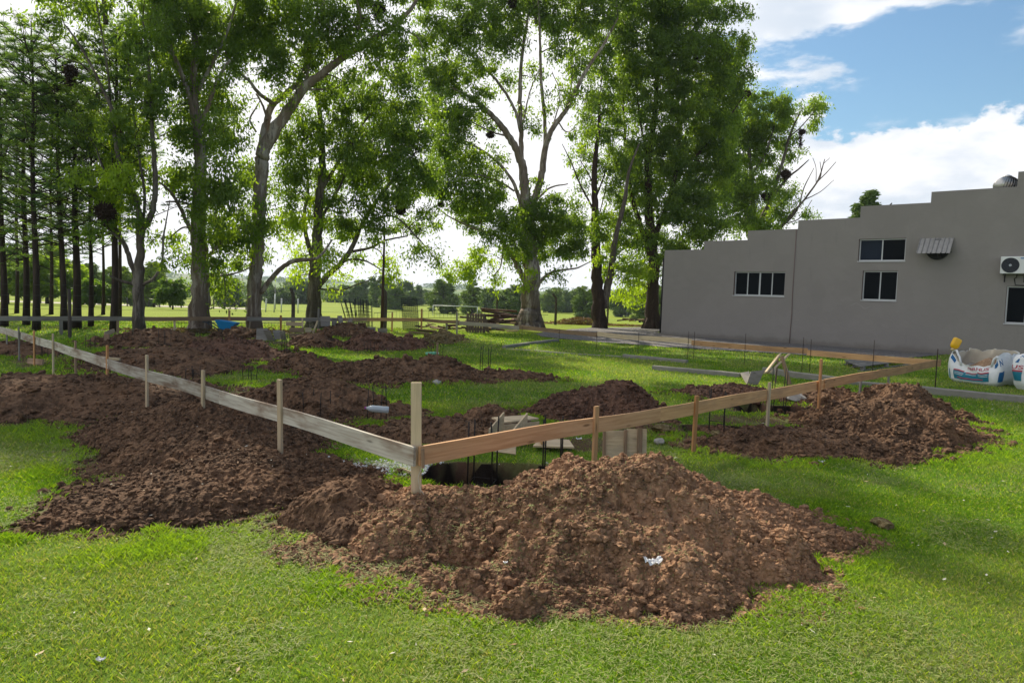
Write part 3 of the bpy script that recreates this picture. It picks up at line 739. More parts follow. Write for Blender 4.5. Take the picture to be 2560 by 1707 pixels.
# air conditioner
ua, za = wuv(2505.5, 643); _, zb_ = wuv(2503, 685); ah = za-zb_; aw = ah*1.36
ac = thing('air_conditioner', wp(ua+aw/2, zb_, -.2), 'white outdoor air conditioning unit fixed high on the grey wall', 'air conditioner')
ACW = m_plain('ac_white', (.66, .68, .68), .45, 0, .05, 3)
f = MB(); wbox(f, ua, ua+aw, zb_, za, -.36, -.06, bev=.012); f.build('casing', ACW, ac)
cu, cz = wuv(2528.5, 664.5); M3 = Matrix((WU, Vector((0, 0, 1)), -WN)).transposed(); rr = ah*.44
f = MB(); f.lathe(wp(cu, cz, -.361), [(rr, -.003), (rr, .004), (rr*.98, .008), (.0, .008)], 40, M3); f.build('fan_grille', m_plain('grille_dark', (.018, .022, .03), .5), ac)
f = MB()
for q in np.linspace(.25, .98, 9): 
    f.tube([wp(cu+rr*q*math.cos(a), cz+rr*q*math.sin(a), -.378) for a in np.linspace(0, 6.283, 33)], .0022, 4, cap=False)
for k in range(12): a = k*math.pi/6; f.tube([wp(cu+rr*.15*math.cos(a), cz+rr*.15*math.sin(a), -.378), wp(cu+rr*.98*math.cos(a), cz+rr*.98*math.sin(a), -.378)], .0022, 4)
f.build('grille_wire', m_plain('grille_wire', (.05, .06, .08), .5), ac)
f = MB(); f.lathe(wp(cu, cz, -.380), [(.045, 0), (.045, .01), (.03, .014), (0, .014)], 16, M3); f.build('hub', m_plain('hub', (.35, .38, .42), .5), ac)
f = MB(); wbox(f, ua+aw*.70, ua+aw*.96, za-.085, za-.045, -.3625, -.361); f.build('nameplate', m_plain('blue_plate', (.02, .16, .42), .5), ac)
f = MB()
for q in (.15, .85): wbox(f, ua+aw*q-.02, ua+aw*q+.02, zb_-.04, zb_-.003, -.36, -.002); wbox(f, ua+aw*q-.02, ua+aw*q+.02, zb_-.3, zb_-.04, -.03, -.002)
f.tube([wp(ua+aw*.6, zb_-.003, -.15), wp(ua+aw*.58, zb_-.12, -.1), wp(ua+aw*.5, zb_-.16, -.05), wp(ua+aw*.55, zb_-.4, -.02), wp(ua+aw*.9, zb_-.42, -.02)], .016, 6)
f.build('bracket', DARK, ac)

# turbine ventilator on the roof
ua, z0v = wuv(2474, 468); ub_, _ = wuv(2545, 462); tc = wp((ua+ub_)/2+.02, zs2[5]-.45, .75)
rv = (ub_-ua)/2*1.03; ztv = z_at(tc, 439.5)-.18
tv = thing('turbine_vent', tc, 'spherical slatted metal turbine ventilator on the roof edge', 'roof ventilator')
GALV = m_plain('galvanised', (.55, .54, .52), .35, .7, .25, 6, .4)
f = MB(); f.lathe(tc, [(rv*.6, -.5), (rv*.6, .28)], 24); f.build('neck', GALV, tv, smooth=True)
f = MB(); top = ztv+.18-tc.z; zc_ = .28; hh = top-zc_
for k in range(30):
    a = k*2*math.pi/30; pts = []; 
    for j in range(9):
        s = j/8; rr_ = rv*(.62+.38*math.sin(s*math.pi)**.8) if s < .5 else rv*(.18+.82*math.sin(s*math.pi)**.8); tw = a+.5*s
        pts.append((rr_, zc_+hh*s*(2-s)**.3 if False else zc_+hh*s, tw))
    V = []
    for rr_, z_, tw in pts:
        for da, dr in ((-.06, 0), (.10, -.04)): V.append(tuple(tc+Vector(((rr_+dr)*math.cos(tw+da), (rr_+dr)*math.sin(tw+da), z_))))
    f.add(V, np.array([[2*j, 2*j+1, 2*j+3, 2*j+2] for j in range(8)]))
f.build('vane', GALV, tv, smooth=True)
f = MB(); f.lathe(tc+Vector((0, 0, top-.05)), [(rv*.35, 0), (rv*.33, .04), (rv*.1, .08), (0, .09)], 20); f.build('cap', GALV, tv, smooth=True); f = MB(); f.lathe(tc+Vector((0, 0, .26)), [(rv*.68, 0), (rv*.68, .05)], 24); f.build('collar', GALV, tv, smooth=True)
f = MB(); f.lathe(tc+Vector((0, 0, .30)), [(rv*.52, 0), (rv*.62, hh*.4), (rv*.45, hh*.8), (.02, hh*.95)], 20); f.build('core', DARK, tv, smooth=True)

# ------------------------------------------------------------------ batter boards
PINE = m_wood('pine_plank', (.70, .43, .24), (.54, .30, .15), (.30, .20, .12), .3)
PINEO = m_wood('pine_orange', (.52, .28, .13), (.38, .18, .07), (.24, .13, .06), .3)
TANW = m_wood('pine_tan', (.60, .37, .19), (.45, .255, .12), (.24, .16, .10), .5)
GREYW = m_wood('wood_grey', (.30, .28, .25), (.20, .18, .155), (.13, .12, .10), .5)
PALEW = m_wood('wood_pale', (.58, .47, .32), (.43, .335, .22), (.24, .22, .18), .4)
WHITEW = m_wood('wood_whitewashed', (.50, .48, .42), (.31, .28, .235), (.17, .115, .08), 1.0)
BROWNW = m_wood('wood_brown', (.33, .23, .15), (.22, .15, .10), (.12, .085, .06), .5)
ROD = m_plain('rusty_rod', (.045, .030, .024), .7, .4, .4, 30, .3)
ZB = .60; BH = .145; BT = .025
def bz(px, py): p = at_z(px, py, ZB); return p
cF, cR, cB = bz(1052, 1119), bz(2352, 899.5), bz(1057, 795); cL = bz(-95, 789.5)
def rail(A, B, fracs, mats, parent, side=0.0, wav=.05):
    d = (B-A).normalized(); nrm = Vector((-d.y, d.x, 0))
    for i in range(len(fracs)-1):
        a = A.lerp(B, fracs[i]); b = A.lerp(B, fracs[i+1]); o = nrm*(side+(i % 2)*.002)
        board('rail', a+o+Vector((0, 0, -BH/2)), b+o+Vector((0, 0, -BH/2)), BH, BT, mats[i], parent, wav=wav)
def stakes(A, B, lst, parent, nside):
    d = (B-A).normalized(); nrm = Vector((-d.y, d.x, 0))
    if nrm.y > 0: nrm = -nrm                                         # towards the camera
    for px, ytop, w, mt, front, lean in lst:
        p = on_line(A, B, px); zt = z_at(p, ytop) if ytop else ZB-.015
        off = nrm*(BT/2+.013+.003)*(1 if front else -1)
        if w < .03:
            f = MB(); q = p+off; f.tube([(q.x, q.y, -.35), (q.x+lean, q.y, zt)], w/2, 6); f.build('stake', mt, parent, smooth=True); continue
        q = p+off; board('stake', (q.x, q.y, -.25), (q.x+lean, q.y+lean*.5, zt), w, .025, mt, parent, up=(d.x, d.y, .001), bev=.002)
bb = thing('batter_board', (cF.x, cF.y, 0), 'fresh tan plank on stakes running from the corner post to the right', 'batter board', 'plank frames round the building plot')
rail(cF, cR, [0.0, .2165, .53, .70, 1.0], [PINE, TANW, TANW, TANW], bb)
rail(cF, cR, [0.0, .0], [PINE], bb) if False else None
stakes(cF, cR, [(1487, 1014, .062, TANW, 1, .0), (1735, 988, .068, PINEO, 1, .01), (1921, 955, .062, PALEW, 1, .0), (2044, 897, .065, PINEO, 1, -.005),
                (2157, None, .062, GREYW, 0, 0), (2227, None, .06, GREYW, 0, 0), (2338, 872, .022, ROD, 1, 0)], bb, 1)
# corner post, standing behind the joint
q = cF+Vector((-.01, .055, 0)); zt = z_at(q, 957)
board('corner_post', (q.x-.01, q.y, -.3), (q.x-.045, q.y+.02, zt), .078, .03, PALEW, bb, up=(1, 0, .001))
board('cleat', (cF.x+.025, cF.y-.03, ZB-BH), (cF.x+.018, cF.y-.03, ZB), .022, .022, BROWNW, bb, up=(1, 0, .001))
f = MB(); f.tube([(q.x+.02, q.y-.03, ZB-BH), (q.x-.005, q.y-.06, .38), (q.x+.01, q.y-.07, .30), (q.x+.06, q.y-.09, .24), (q.x+.1, q.y-.12, .20)], .002, 4); f.build('string', m_plain('string', (.5, .5, .42), .8), bb)
bb = thing('batter_board', (cL.x, cL.y, 0), 'weathered whitish plank on stakes running from the corner post to the left edge', 'batter board', 'plank frames round the building plot')
cLx = cF+(cL-cF)*1.0
rail(cF+Vector((-.03, -.005, 0)), cLx, [0.0, .16, .34, .55, .78, 1.0], [WHITEW]*5, bb)
stakes(cF, cLx, [(705, 948, .072, PALEW, 1, -.02), (512, 925, .066, PALEW, 1, 0), (371, 887, .066, PALEW, 1, 0), (273, 863, .062, PINEO, 1, .004), (194, 852, .06, BROWNW, 1, 0),
                 (137, 834, .064, PALEW, 1, 0), (88, 826, .062, PINEO, 1, 0), (52, 818, .062, GREYW, 1, 0), (12, None, .06, GREYW, 0, 0)], bb, 1)
bb = thing('batter_board', ((cL.x+cB.x)/2, (cL.y+cB.y)/2, 0), 'horizontal brown plank on stakes along the back left side of the plot', 'batter board', 'plank frames round the building plot')
rail(cL, cB, [0, .10, .30, .52, .74, .83, 1.0], [GREYW, GREYW, BROWNW, GREYW, BROWNW, TANW], bb, wav=.02)
stakes(cL, cB, [(151, None, .10, GREYW, 0, 0), (298, None, .08, BROWNW, 0, 0), (437, None, .07, PALEW, 0, 0), (571, 775, .075, TANW, 1, 0), (699, 788, .08, PINEO, 1, 0), (795, 770, .07, GREYW, 1, 0),
                (981, 781, .07, PINEO, 0, 0), (1054, 772, .08, PINEO, 1, 0)], bb, 1)
bb = thing('batter_board', ((cR.x+cB.x)/2, (cR.y+cB.y)/2, 0), 'long plank on thin rods along the back right side in front of the grey wall', 'batter board', 'plank frames round the building plot')
def fr_(px): p = on_line(cB, cR, px); return (p-cB).length/(cR-cB).length
rail(cB, cR, [0, fr_(1148), fr_(1300), fr_(1495), fr_(1729), fr_(2020), 1.0], [BROWNW, GREYW, BROWNW, PALEW, TANW, TANW], bb)
stakes(cB, cR, [(1117, None, .13, GREYW, 0, 0), (1146, 779, .10, GREYW, 1, -.03)]+[(p_, t_, .014, ROD, 1, 0) for p_, t_ in ((1307, 817), (1400, 822), (1495, 828), (1595, 829), (1719, 828), (1736, 829), (1862, 834), (2008, 843), (2026, 848), (2181, 850))], bb, 1)

# ------------------------------------------------------------------ reinforcement cages in the pits
STEEL = m_plain('rebar_steel', (.030, .026, .025), .6, .6, .5, 25, .3)
def cage(pxl, pxr, pyb, pyt, lab, nb=4, rad=.006, dz=-.15, cat='rebar cage', ties=2, lens=None):
    c = at((pxl+pxr)/2, pyb); w = (at_y(pxr, pyb, c.y).x-at_y(pxl, pyb, c.y).x)*.5; zt = z_at(c, pyt)
    g = thing('rebar_cage', (c.x, c.y, 0), lab, cat, 'reinforcement cages standing in the footings'); ph_ = .46+random.random()*.2
    rr = w; cs = [(c.x+rr*math.cos(ph_+k*math.pi/2), c.y+rr*math.sin(ph_+k*math.pi/2)) for k in range(nb)]
    for k, (x_, y_) in enumerate(cs):
        f = MB(); tz = zt-(lens[k] if lens else random.random()*.06)
        f.tube([(x_, y_, dz-.35), (x_+random.uniform(-.008, .008), y_, tz*.5), (x_+random.uniform(-.015, .015), y_, tz)], rad, 6); f.build('bar', STEEL, g, smooth=True)
    for k in range(ties):
        z_ = -.1+k*.2+.02 if k < 2 else zt*.6; f = MB(); f.tube([(a, b, z_) for a, b in cs+[cs[0]]], .0035, 4, cap=False); f.build('tie', STEEL, g)
    return g
cage(1163, 1249, 1182, 1042, 'left cage of dark steel bars rising from the pit behind the front heap', rad=.0085, ties=1, dz=-.3)
cage(1349, 1413, 1176, 1038, 'right cage of dark steel bars behind the tan plank in the front pit', rad=.0085, ties=1, dz=-.3)
cage(758, 826, 1045, 970, 'thin steel bars standing in the heap under the whitish plank', ties=1)
cage(918, 966, 1050, 963, 'steel bars standing beside the clear plastic bottle')
cage(1765, 1815, 1078, 970, 'steel bars standing in the pit right of the orange stake', dz=-.3, rad=.007)
cage(1926, 1966, 1030, 918, 'steel bars standing in the pit behind the pale stake at the right', dz=-.3, rad=.007)
cage(216, 236, 872, 838, 'pair of short bars in the left lawn near the second heap')
cage(398, 426, 872, 823, 'tall bars on the dark heap at the back left')
cage(608, 642, 955, 911, 'four short bars on the lawn edge left of centre')
cage(466, 500, 950, 916, 'short bent bars in the low soil left of centre')
cage(92, 118, 895, 850, 'thin bars behind the whitish plank at the far left')
cage(910, 936, 884, 848, 'bars in front of the reddish back heap')
cage(704, 724, 886, 830, 'thin bars by the small pit at the back centre')
cage(858, 874, 850, 822, 'thin bars on the heap with the standing boards')
cage(1078, 1108, 898, 857, 'bars with a wooden peg on the central lawn near the green bottle')
cage(1198, 1228, 927, 863, 'three bars in the small hole at the right tail of the central ridge', rad=.009)
cage(776, 784, 868, 838, 'pair of thin bars left of the black back heap')
p = at(1093, 893); b_ = board('wooden_peg', (p.x, p.y, -.1), (p.x, p.y, z_at(p, 857)), .05, .05, BROWNW, up=(1, 0, 0)); tag(b_, 'short brown wooden peg standing among the bars on the central lawn', 'peg')

# ------------------------------------------------------------------ loose form boards
def slab(name, pts, th, mt, lab=None, cat=None, group=None, parent=None):
    """flat panel from 4 world corner points with thickness"""
    P = [Vector(p) for p in pts]; n = (P[1]-P[0]).cross(P[3]-P[0]).normalized()*th
    f = MB(); V = [tuple(p) for p in P]+[tuple(p+n) for p in P]; f.add(V, BOXF)
    o = f.build(name, mt, parent)
    if lab: tag(o, lab, cat, group)
    return o
FB = 'form boards lying round the pits'
def fbox(lab, pl, pr, yb, h, d, mt, tiltx=0.0, rot=0.0, cat='form board', planks=1, lift=0.0, grp=FB):
    """leaning wooden form: planks side by side with cleats, between two ground pixels"""
    a = at(pl, yb); b = at(pr, yb); c = (a+b)/2; w = (b-a).length
    g = thing('form_board', (c.x, c.y, 0), lab, cat, grp); R = Matrix.Rotation(rot, 3, 'Z') @ Matrix.Rotation(tiltx, 3, 'X')
    for k in range(planks):
        z0 = h/planks*k; cc = R @ Vector((0, 0, z0+h/planks/2)); f = c+cc+Vector((0, 0, lift))
        x_ = R @ Vector((w/2, 0, 0)); board('plank', f-x_, f+x_, h/planks-.004, .022, mt, g, up=tuple(R @ Vector((0, 0, 1))))
    for s in (-.38, .38):
        cc = R @ Vector((w*s, .024, h/2)); f = c+cc+Vector((0, 0, lift)); z_ = R @ Vector((0, 0, h*.48)); board('cleat', f-z_, f+z_, .045, .022, mt, g, up=tuple(R @ Vector((1, 0, 0))))
    return g
# near the front pit: standing trough ends and a flat panel
PW = PALEW
g = thing('form_box', at(1255, 1110), 'open form box of pale boards with two pointed ends behind the tan plank', 'form box', FB)
c0 = at(1240, 1118); 
for px, py_t, hh_ in ((1238, 1033, .0), (1297, 1035, .0)):
    p = at(px, 1112); zt = z_at(p, py_t); e = Vector((.17, .22, 0)).normalized()
    V = [p-e*.13+Vector((0, 0, 0)), p+e*.13, p+e*.13+Vector((0, 0, zt)), p-e*.13+Vector((0, 0, zt*.55))]; slab('end_board', V, .02, PW, parent=g)
pA = at(1258, 1098); pB = at(1345, 1090); ex_ = (pB-pA).normalized(); ey = Vector((-ex_.y, ex_.x, 0))
slab('base_board', [pA+Vector((0, 0, .19)), pB+Vector((0, 0, .21)), pB+ey*.3+Vector((0, 0, .20)), pA+ey*.3+Vector((0, 0, .20))], .02, PW, parent=g)
slab('side_board', [pA, pB, pB+Vector((0, 0, .19)), pA+Vector((0, 0, .18))], .02, PW, parent=g)
slab('foot_board', [at(1238, 1135)+Vector((0, 0, .02)), at(1290, 1142)+Vector((0, 0, .02)), at(1290, 1142)+Vector((.0, .1, .12)), at(1238, 1135)+Vector((0, .1, .12))], .02, PW, parent=g)
q0, q1, q2, q3 = at(1332, 1128), at(1435, 1132), at(1422, 1116), at(1350, 1112)
up_ = Vector((0, 0, .05)); g = thing('plywood_sheet', (q0.x, q0.y, 0), 'flat pale board with a batten lying on the grass by the front pit', 'form board', FB)
slab('sheet', [q0+up_, q1+up_, q2+up_*1.3, q3+up_*1.3], .018, PW, parent=g)
a = (q0+q1)/2+up_*2-Vector((.12, 0, 0)); board('batten', a, a+(q2-q1)*.95, .03, .04, TANW, g)
def standing(lab, pxl, pxr, pyb, pyt, lean=.12, mt=PALEW, cleat=None):
    a = at(pxl, pyb); b = at(pxr, pyb); zt = z_at((a+b)/2, pyt); g = thing('form_board', ((a+b)/2), lab, 'form board', FB); bk = Vector((0, lean, 0)); t = Vector((0, 0, zt))
    for k in range(2):
        lo = k*.5+.004; hi = (k+1)*.5-.004; slab('plank', [a+(bk+t)*lo, b+(bk+t)*lo, b+(bk+t)*hi, a+(bk+t)*hi], -.022, mt, parent=g)
    if cleat: 
        p = a.lerp(b, cleat); board('cleat', p+Vector((0, -.03, 0)), p+Vector((0, -.03, 0))+(bk+t)*1.04, .05, .03, BROWNW, g, up=(b-a))
    p = a+Vector((-.02, -.01, 0)); board('edge_batten', p, p+(bk+t)*.97, .03, .04, BROWNW, g, up=(b-a))
    return g
standing('left of the two pale panels standing upright behind the front heap', 1514, 1562, 1150, 1078, .05)
standing('right pale panel standing behind the front heap with a dark upright batten', 1567, 1616, 1150, 1074, .05, cleat=.62)
# leaning boards near the kerb
g = thing('form_board', at(1875, 965), 'two grey boards leaning into a V on the grass by the kerb', 'form board', FB)
a, b = at(1865, 963), at(1893, 963); t = Vector((.16, .22, .30)); slab('plank', [a, b+Vector((.0, 0, 0)), b+t+Vector((.05, 0, 0)), a+t*.9], .03, GREYW, parent=g)
a, b = at(1850, 945), at(1872, 942); slab('plank', [a+Vector((0, 0, .10)), at(1866, 963)+Vector((0, 0, .02)), at(1876, 957)+Vector((0, 0, .02)), b+Vector((0, 0, .11))], .025, GREYW, parent=g)
g = thing('saw_horse', at(1930, 957), 'rough trestle of two pale planks propped on a dark leg by the kerb', 'trestle', FB)
for dx in (0, 22):
    p = at(1912+dx*.4, 962); q = at(1945+dx, 955); board('plank', (p.x, p.y, .26), (q.x, q.y, .62), .10, .03, PALEW, g, up=(.4, -1, .5))
p = at(1950, 958); q = at(1975, 962); board('leg', (p.x, p.y, .60), (q.x, q.y, .0), .08, .04, BROWNW, g); board('leg', (p.x-.1, p.y-.05, .55), (p.x-.12, p.y-.05, 0), .03, .03, BROWNW, g, up=(1, 0, 0))
# back rows of grey forms
for i, (pl, pr, yb, h, tx, rot, mt, lab) in enumerate([
    (640, 668, 852, 0.43, -.35, .25, GREYW, 'grey plank form leaning against the small heap, leftmost of the back row'), (668, 690, 853, 0.42, .55, -.5, GREYW, 'grey form panel leaning rightwards next to the leftmost one'),
    (686, 705, 849, 0.37, -.6, .6, GREYW, 'pale form panel tilted between the stakes of the back plank'), (703, 716, 850, 0.33, .4, -.2, GREYW, 'narrow grey form panel right of the orange stake'),
    (802, 826, 826, 0.42, -.25, .5, GREYW, 'pale slatted panel standing on the crest of the back heap, leftmost of four'), (828, 842, 824, 0.33, .1, .9, GREYW, 'small slatted panel second from left on the heap crest'),
    (847, 860, 824, 0.43, -.3, .9, GREYW, 'tall pale panel leaning on the heap crest, third from left'), (862, 878, 826, 0.37, -.35, -.7, GREYW, 'grey panel leaning on the heap crest, fourth from left'),
    (895, 912, 828, 0.30, .9, .3, BROWNW, 'brown board lying tilted on the heap beside the rebar bundle'), (918, 938, 832, 0.27, -.5, .2, GREYW, 'grey board leaning low right of the brown one'), (945, 968, 834, 0.23, .2, -.1, GREYW, 'low pale panel standing in front of the lamp post')]):
    lift = .35 if yb < 830 else 0
    fbox(lab, pl, pr, yb+ (8 if lift else 0), h, .02, mt, tx, rot, planks=2, lift=lift*.8)
g = thing('form_box', at(745, 848), 'open brown form box of planks lying left of the black heap', 'form box', FB)
for (a, b, z_, mt) in ((at(723, 848), at(760, 848), .12, BROWNW), (at(723, 848), at(760, 848), .32, BROWNW), (at(715, 832), at(757, 834), .36, PALEW), (at(762, 846), at(778, 846), .3, PALEW)): board('side', a+Vector((0, 0, z_)), b+Vector((0, 0, z_)), .16, .025, mt, g)
p = at(757, 846); board('post', p, p+Vector((-.02, 0, .72)), .05, .05, PALEW, g, up=(1, 0, 0)); p = at(778, 845); board('post', p, p+Vector((.22, 0, .62)), .06, .04, PALEW, g, up=(1, 0, 0))
# small odds and ends at the left
g = thing('trestle', at(270, 862), 'small pale bench-like trestle in the shade at the back left', 'trestle')
p = at(262, 862); q = at(286, 858); board('top', p+Vector((0, 0, .30)), q+Vector((0, 0, .36)), .12, .03, PALEW, g, up=(0, -1, .4)); board('leg', p+Vector((.06, 0, 0)), p+Vector((.06, 0, .30)), .16, .04, BROWNW, g, up=(1, 0, 0))
def loose(lab, p, q, w, t, mt, cat='plank', up=(0, 0, 1), z=.03, z2=None):
    a = at(*p)+Vector((0, 0, z)); b = at(*q)+Vector((0, 0, z2 if z2 is not None else z)); o = board('loose_plank', a, b, w, t, mt, up=up); return tag(o, lab, cat, 'loose planks on the ground')
loose('pale thin plank lying on the soil heap behind the whitish plank', (215, 921), (300, 926), .05, .04, PALEW, z=.25, z2=.22)
loose('brown plank resting on the grass at the far left', (70, 908), (108, 918), .12, .03, BROWNW, up=(0, .3, 1), z=.05, z2=.1)
loose('curved white offcut lying on the dark heap at the back left', (308, 856), (334, 851), .10, .02, PALEW, up=(0, .4, 1), z=.12, z2=.2)
loose('long brown board lying flat in front of the upright mesh', (1025, 833), (1066, 836), .22, .05, BROWNW, up=(0, -1, .3))
loose('darker board lying flat beside the rusty stake', (1042, 830), (1092, 834), .20, .05, BROWNW, up=(0, -1, .4), z=.09)
loose('grey plank lying on the grass right of the upright pallet', (1205, 828), (1262, 820), .2, .05, GREYW, up=(0, -1, .5))
loose('thin pale strip lying across the stones at the front corner post', (1000, 1178), (1030, 1190), .03, .012, PALEW)

# ------------------------------------------------------------------ pallets, firewood, mesh, rods
DW = m_wood('pallet_dark', (.15, .11, .085), (.09, .065, .05), (.05, .04, .03), .5)
GP = m_wood('pallet_grey', (.26, .25, .23), (.17, .16, .15), (.09, .09, .08), .5)
def pallet(lab, O, ex, ey, ez, L, Wd, mt, grp='wooden pallets'):
    """deck plane ex-ey, thickness along ez"""
    O, ex, ey, ez = Vector(O), Vector(ex).normalized(), Vector(ey).normalized(), Vector(ez).normalized()
    g = thing('pallet', O, lab, 'pallet', grp)
    for k in range(7):
        a = O+ey*(Wd*(k+.5)/7)+ez*.13; board('deck_board', a, a+ex*L, .10, .02, mt, g, up=tuple(ey))
    for k in range(3):
        a = O+ey*(Wd*(k*.46+.04))+ez*.01; board('bottom_board', a, a+ex*L, .10, .02, mt, g, up=tuple(ey))
    for i in range(3):
        for k in range(3):
            c = O+ex*(L*(.06+.44*i))+ey*(Wd*(.05+.45*k))+ez*.07; board('block', c-ex*.07, c+ex*.07, .10, .09, mt, g, up=tuple(ez))
    return g
p = at(2150, 931); ex0 = at(2276, 913)-p; ey0 = at(2110, 913)-p
pallet('grey wooden pallet lying flat on the grass behind the tan plank', (p.x, p.y, .02), ex0, ey0, (0, 0, 1), ex0.length, ey0.length, GP)
p = at(1166, 831); q = at(1206, 831); L_ = (q-p).length; zt = z_at(p, 784)
g = pallet('dark pallet standing on its edge in front of the firewood', (p.x, p.y, 0), (0, 0, 1), (1, 0, 0), (0, -1, .08), zt, L_*1.0, DW)
b_ = board('loose_plank', at(1220, 831), at(1208, 831)+Vector((0, .1, zt*.95)), .16, .05, DW, up=(1, 0, 0)); tag(b_, 'dark board leaning against the right side of the upright pallet', 'plank', 'loose planks on the ground')
BARK = m_plain('log_bark', (.10, .060, .045), .9, 0, .4, 12, .1, .6); LOGEND = m_plain('log_end', (.50, .36, .22), .8, 0, .2, 20, .1)
def logs(lab, cpx, cpy, n, spread, hmax, lmax=.6, rmax=.07):
    c = at(cpx, cpy); g = thing('firewood_pile', (c.x, c.y, 0), lab, 'wood pile', 'piles of cut wood')
    for k in range(n):
        u = random.gauss(0, .45)*spread; h = max(.05, hmax*(1-abs(u)/spread/1.3)*random.random()); L = lmax*random.uniform(.5, 1); a = random.uniform(-.5, .5)+(0 if random.random() < .6 else 1.57); r = rmax*random.uniform(.5, 1)
        d = Vector((math.cos(a), math.sin(a)*.8, random.uniform(-.15, .15)))*L/2; m_ = Vector((c.x+u, c.y+random.uniform(-.5, .5), h))
        f = MB(); f.tube([m_-d, m_+d*.2, m_+d], [r, r*.95, r*.85], 7, jit=.3); f.build('log', LOGEND if k % 4 == 0 else BARK, g)
    return g
logs('firewood heap of split logs seen through the upright pallet', 1180, 826, 34, 1.6, .6)
logs('pile of brown slabs and branches right of the upright pallet', 1245, 815, 26, 1.6, 1.0, 2.2, .10)
logs('low scatter of brown offcuts behind the back right plank', 1090, 820, 16, 1.3, .22, .5, .05)
logs('few pieces of wood lying at the foot of the right trees', 1590, 812, 8, 1.2, .25, 1.3, .07)
# upright welded mesh
MESHM = m_plain('mesh_steel', (.035, .045, .045), .6, .5, .3, 20)
a, b = at(1007, 826), at(1052, 827); a.y = b.y = (a.y+b.y)/2; zt = z_at(a, 745); g = thing('steel_mesh_stack', a, 'upright stack of welded steel mesh leaning behind the back plank', 'steel mesh')
for lay in range(2):
    f = MB(); o = Vector((.03*lay-.5*0, .06*lay, 0)); W_ = (b-a).length-.1; lean = Vector((-.18, .35, zt))
    for k in range(9): p = a+o+Vector((W_*k/8, 0, 0)); f.tube([p, p+lean], .012, 4)
    for k in range(17): t = k/16; p = a+o+lean*t+Vector((0, -.01, .0)); f.tube([p, p+Vector((W_, 0, 0))], .012, 4)
    f.build('sheet', MESHM, g)
# cluster of upright column cages
def col_cage(lab, pxb, pxt, pyb, pyt, w):
    a = at(pxb, pyb); z = z_at(a, pyt); top = at_y(pxt, pyt, a.y+.1); g = thing('column_cage', a, lab, 'rebar cage', 'tall column cages stored upright at the back')
    f = MB()
    for dx, dy in ((-w, -w), (w, -w), (w, w), (-w, w)): f.tube([(a.x+dx, a.y+dy, 0), (top.x+dx, top.y+dy, z-random.random()*.2)], .013, 5)
    f.build('bars', MESHM, g); f = MB()
    for k in range(7): t = .04+.11*k; c = Vector(a).lerp(Vector((top.x, top.y, z)), t); f.tube([(c.x+dx, c.y+dy, c.z) for dx, dy in ((-w, -w), (w, -w), (w, w), (-w, w), (-w, -w))], .005, 4, cap=False)
    f.build('ties', MESHM, g)
for i, (pb, pt, yt, lab) in enumerate([(878, 858, 748, 'leftmost tall rebar cage, leaning left, behind the back plank'), (884, 868, 747, 'second leaning rebar cage from the left'), (890, 880, 745, 'third rebar cage from the left, slightly leaning'),
    (896, 893, 744, 'darkest upright rebar cage in the middle of the bundle'), (903, 902, 743, 'upright rebar cage just right of the darkest one'), (911, 908, 744, 'upright rebar cage near the right end of the bundle'), (918, 914, 746, 'rightmost cage of the dense rebar bundle'), (925, 923, 748, 'thin rebar cage standing apart, right of the bundle')]):
    col_cage(lab, pb, pt, 826, yt, .10)
# long beam cage resting on the fence line
g = thing('beam_cage', at_y(1110, 800, 31.5), 'long horizontal rebar ladder hanging along the fence', 'rebar cage')
YB = 32.5; top = [at_y(px, py, YB+(px-935)*.008) for px, py in ((935, 783), (1000, 777), (1100, 776), (1165, 777), (1230, 781), (1300, 785), (1370, 787))]; bot = [p+Vector((0, 0, -(.36 if i > 0 else .3))) for i, p in enumerate(top)]
f = MB(); f.tube(top, .011, 5); f.tube(bot, .011, 5); f.build('bars', MESHM, g); f = MB()
for i in range(len(top)-1):
    for k in range(7): t = k/7; f.tube([top[i].lerp(top[i+1], t), bot[i].lerp(bot[i+1], t)], .006, 4)
f.build('ties', MESHM, g)
g = thing('beam_cage', at(480, 824), 'low rebar ladder lying along the foot of the left trees', 'rebar cage')
A_ = [at(px, 828) for px in (420, 520, 620, 720, 780)]; f = MB()
for zz in (.05, .33): f.tube([p+Vector((0, 0, zz)) for p in A_], .010, 5)
f.build('bars', MESHM, g); f = MB()
for i in range(4):
    for k in range(12): p = A_[i].lerp(A_[i+1], k/12); f.tube([p+Vector((0, 0, .05)), p+Vector((0, 0, .36))], .006, 4)
f.build('ties', MESHM, g)

# ------------------------------------------------------------------ wheelbarrow
BLUE = m_plain('blue_tray', (.012, .20, .46), .45, 0, .15, 8, .4)
a = at(568, 838); S = .68; zt = z_at(a, 798)
g = thing('wheelbarrow', a, 'blue wheelbarrow standing beyond the horizontal back plank', 'wheelbarrow')
def wbp(x_, y_, z_): return tuple(Vector(a)+Vector((x_*S, y_*S, z_*.74)))
V = [wbp(-.32, -.18, .30), wbp(.18, -.18, .24), wbp(.18, .2, .24), wbp(-.32, .2, .30), wbp(-.52, -.34, .72), wbp(.55, -.34, .60), wbp(.55, .36, .60), wbp(-.52, .36, .72)]
V2 = [tuple((Vector(p)-Vector(a))*.95+Vector(a)+Vector((0, 0, .035))) for p in V]
f = MB(); f.add(V+V2, np.array([[0, 3, 2, 1], [0, 1, 5, 4], [1, 2, 6, 5], [2, 3, 7, 6], [3, 0, 4, 7], [8, 9, 10, 11], [8, 12, 13, 9], [9, 13, 14, 10], [10, 14, 15, 11], [11, 15, 12, 8], [4, 5, 13, 12], [5, 6, 14, 13], [6, 7, 15, 14], [7, 4, 12, 15]])); f.build('tray', BLUE, g)
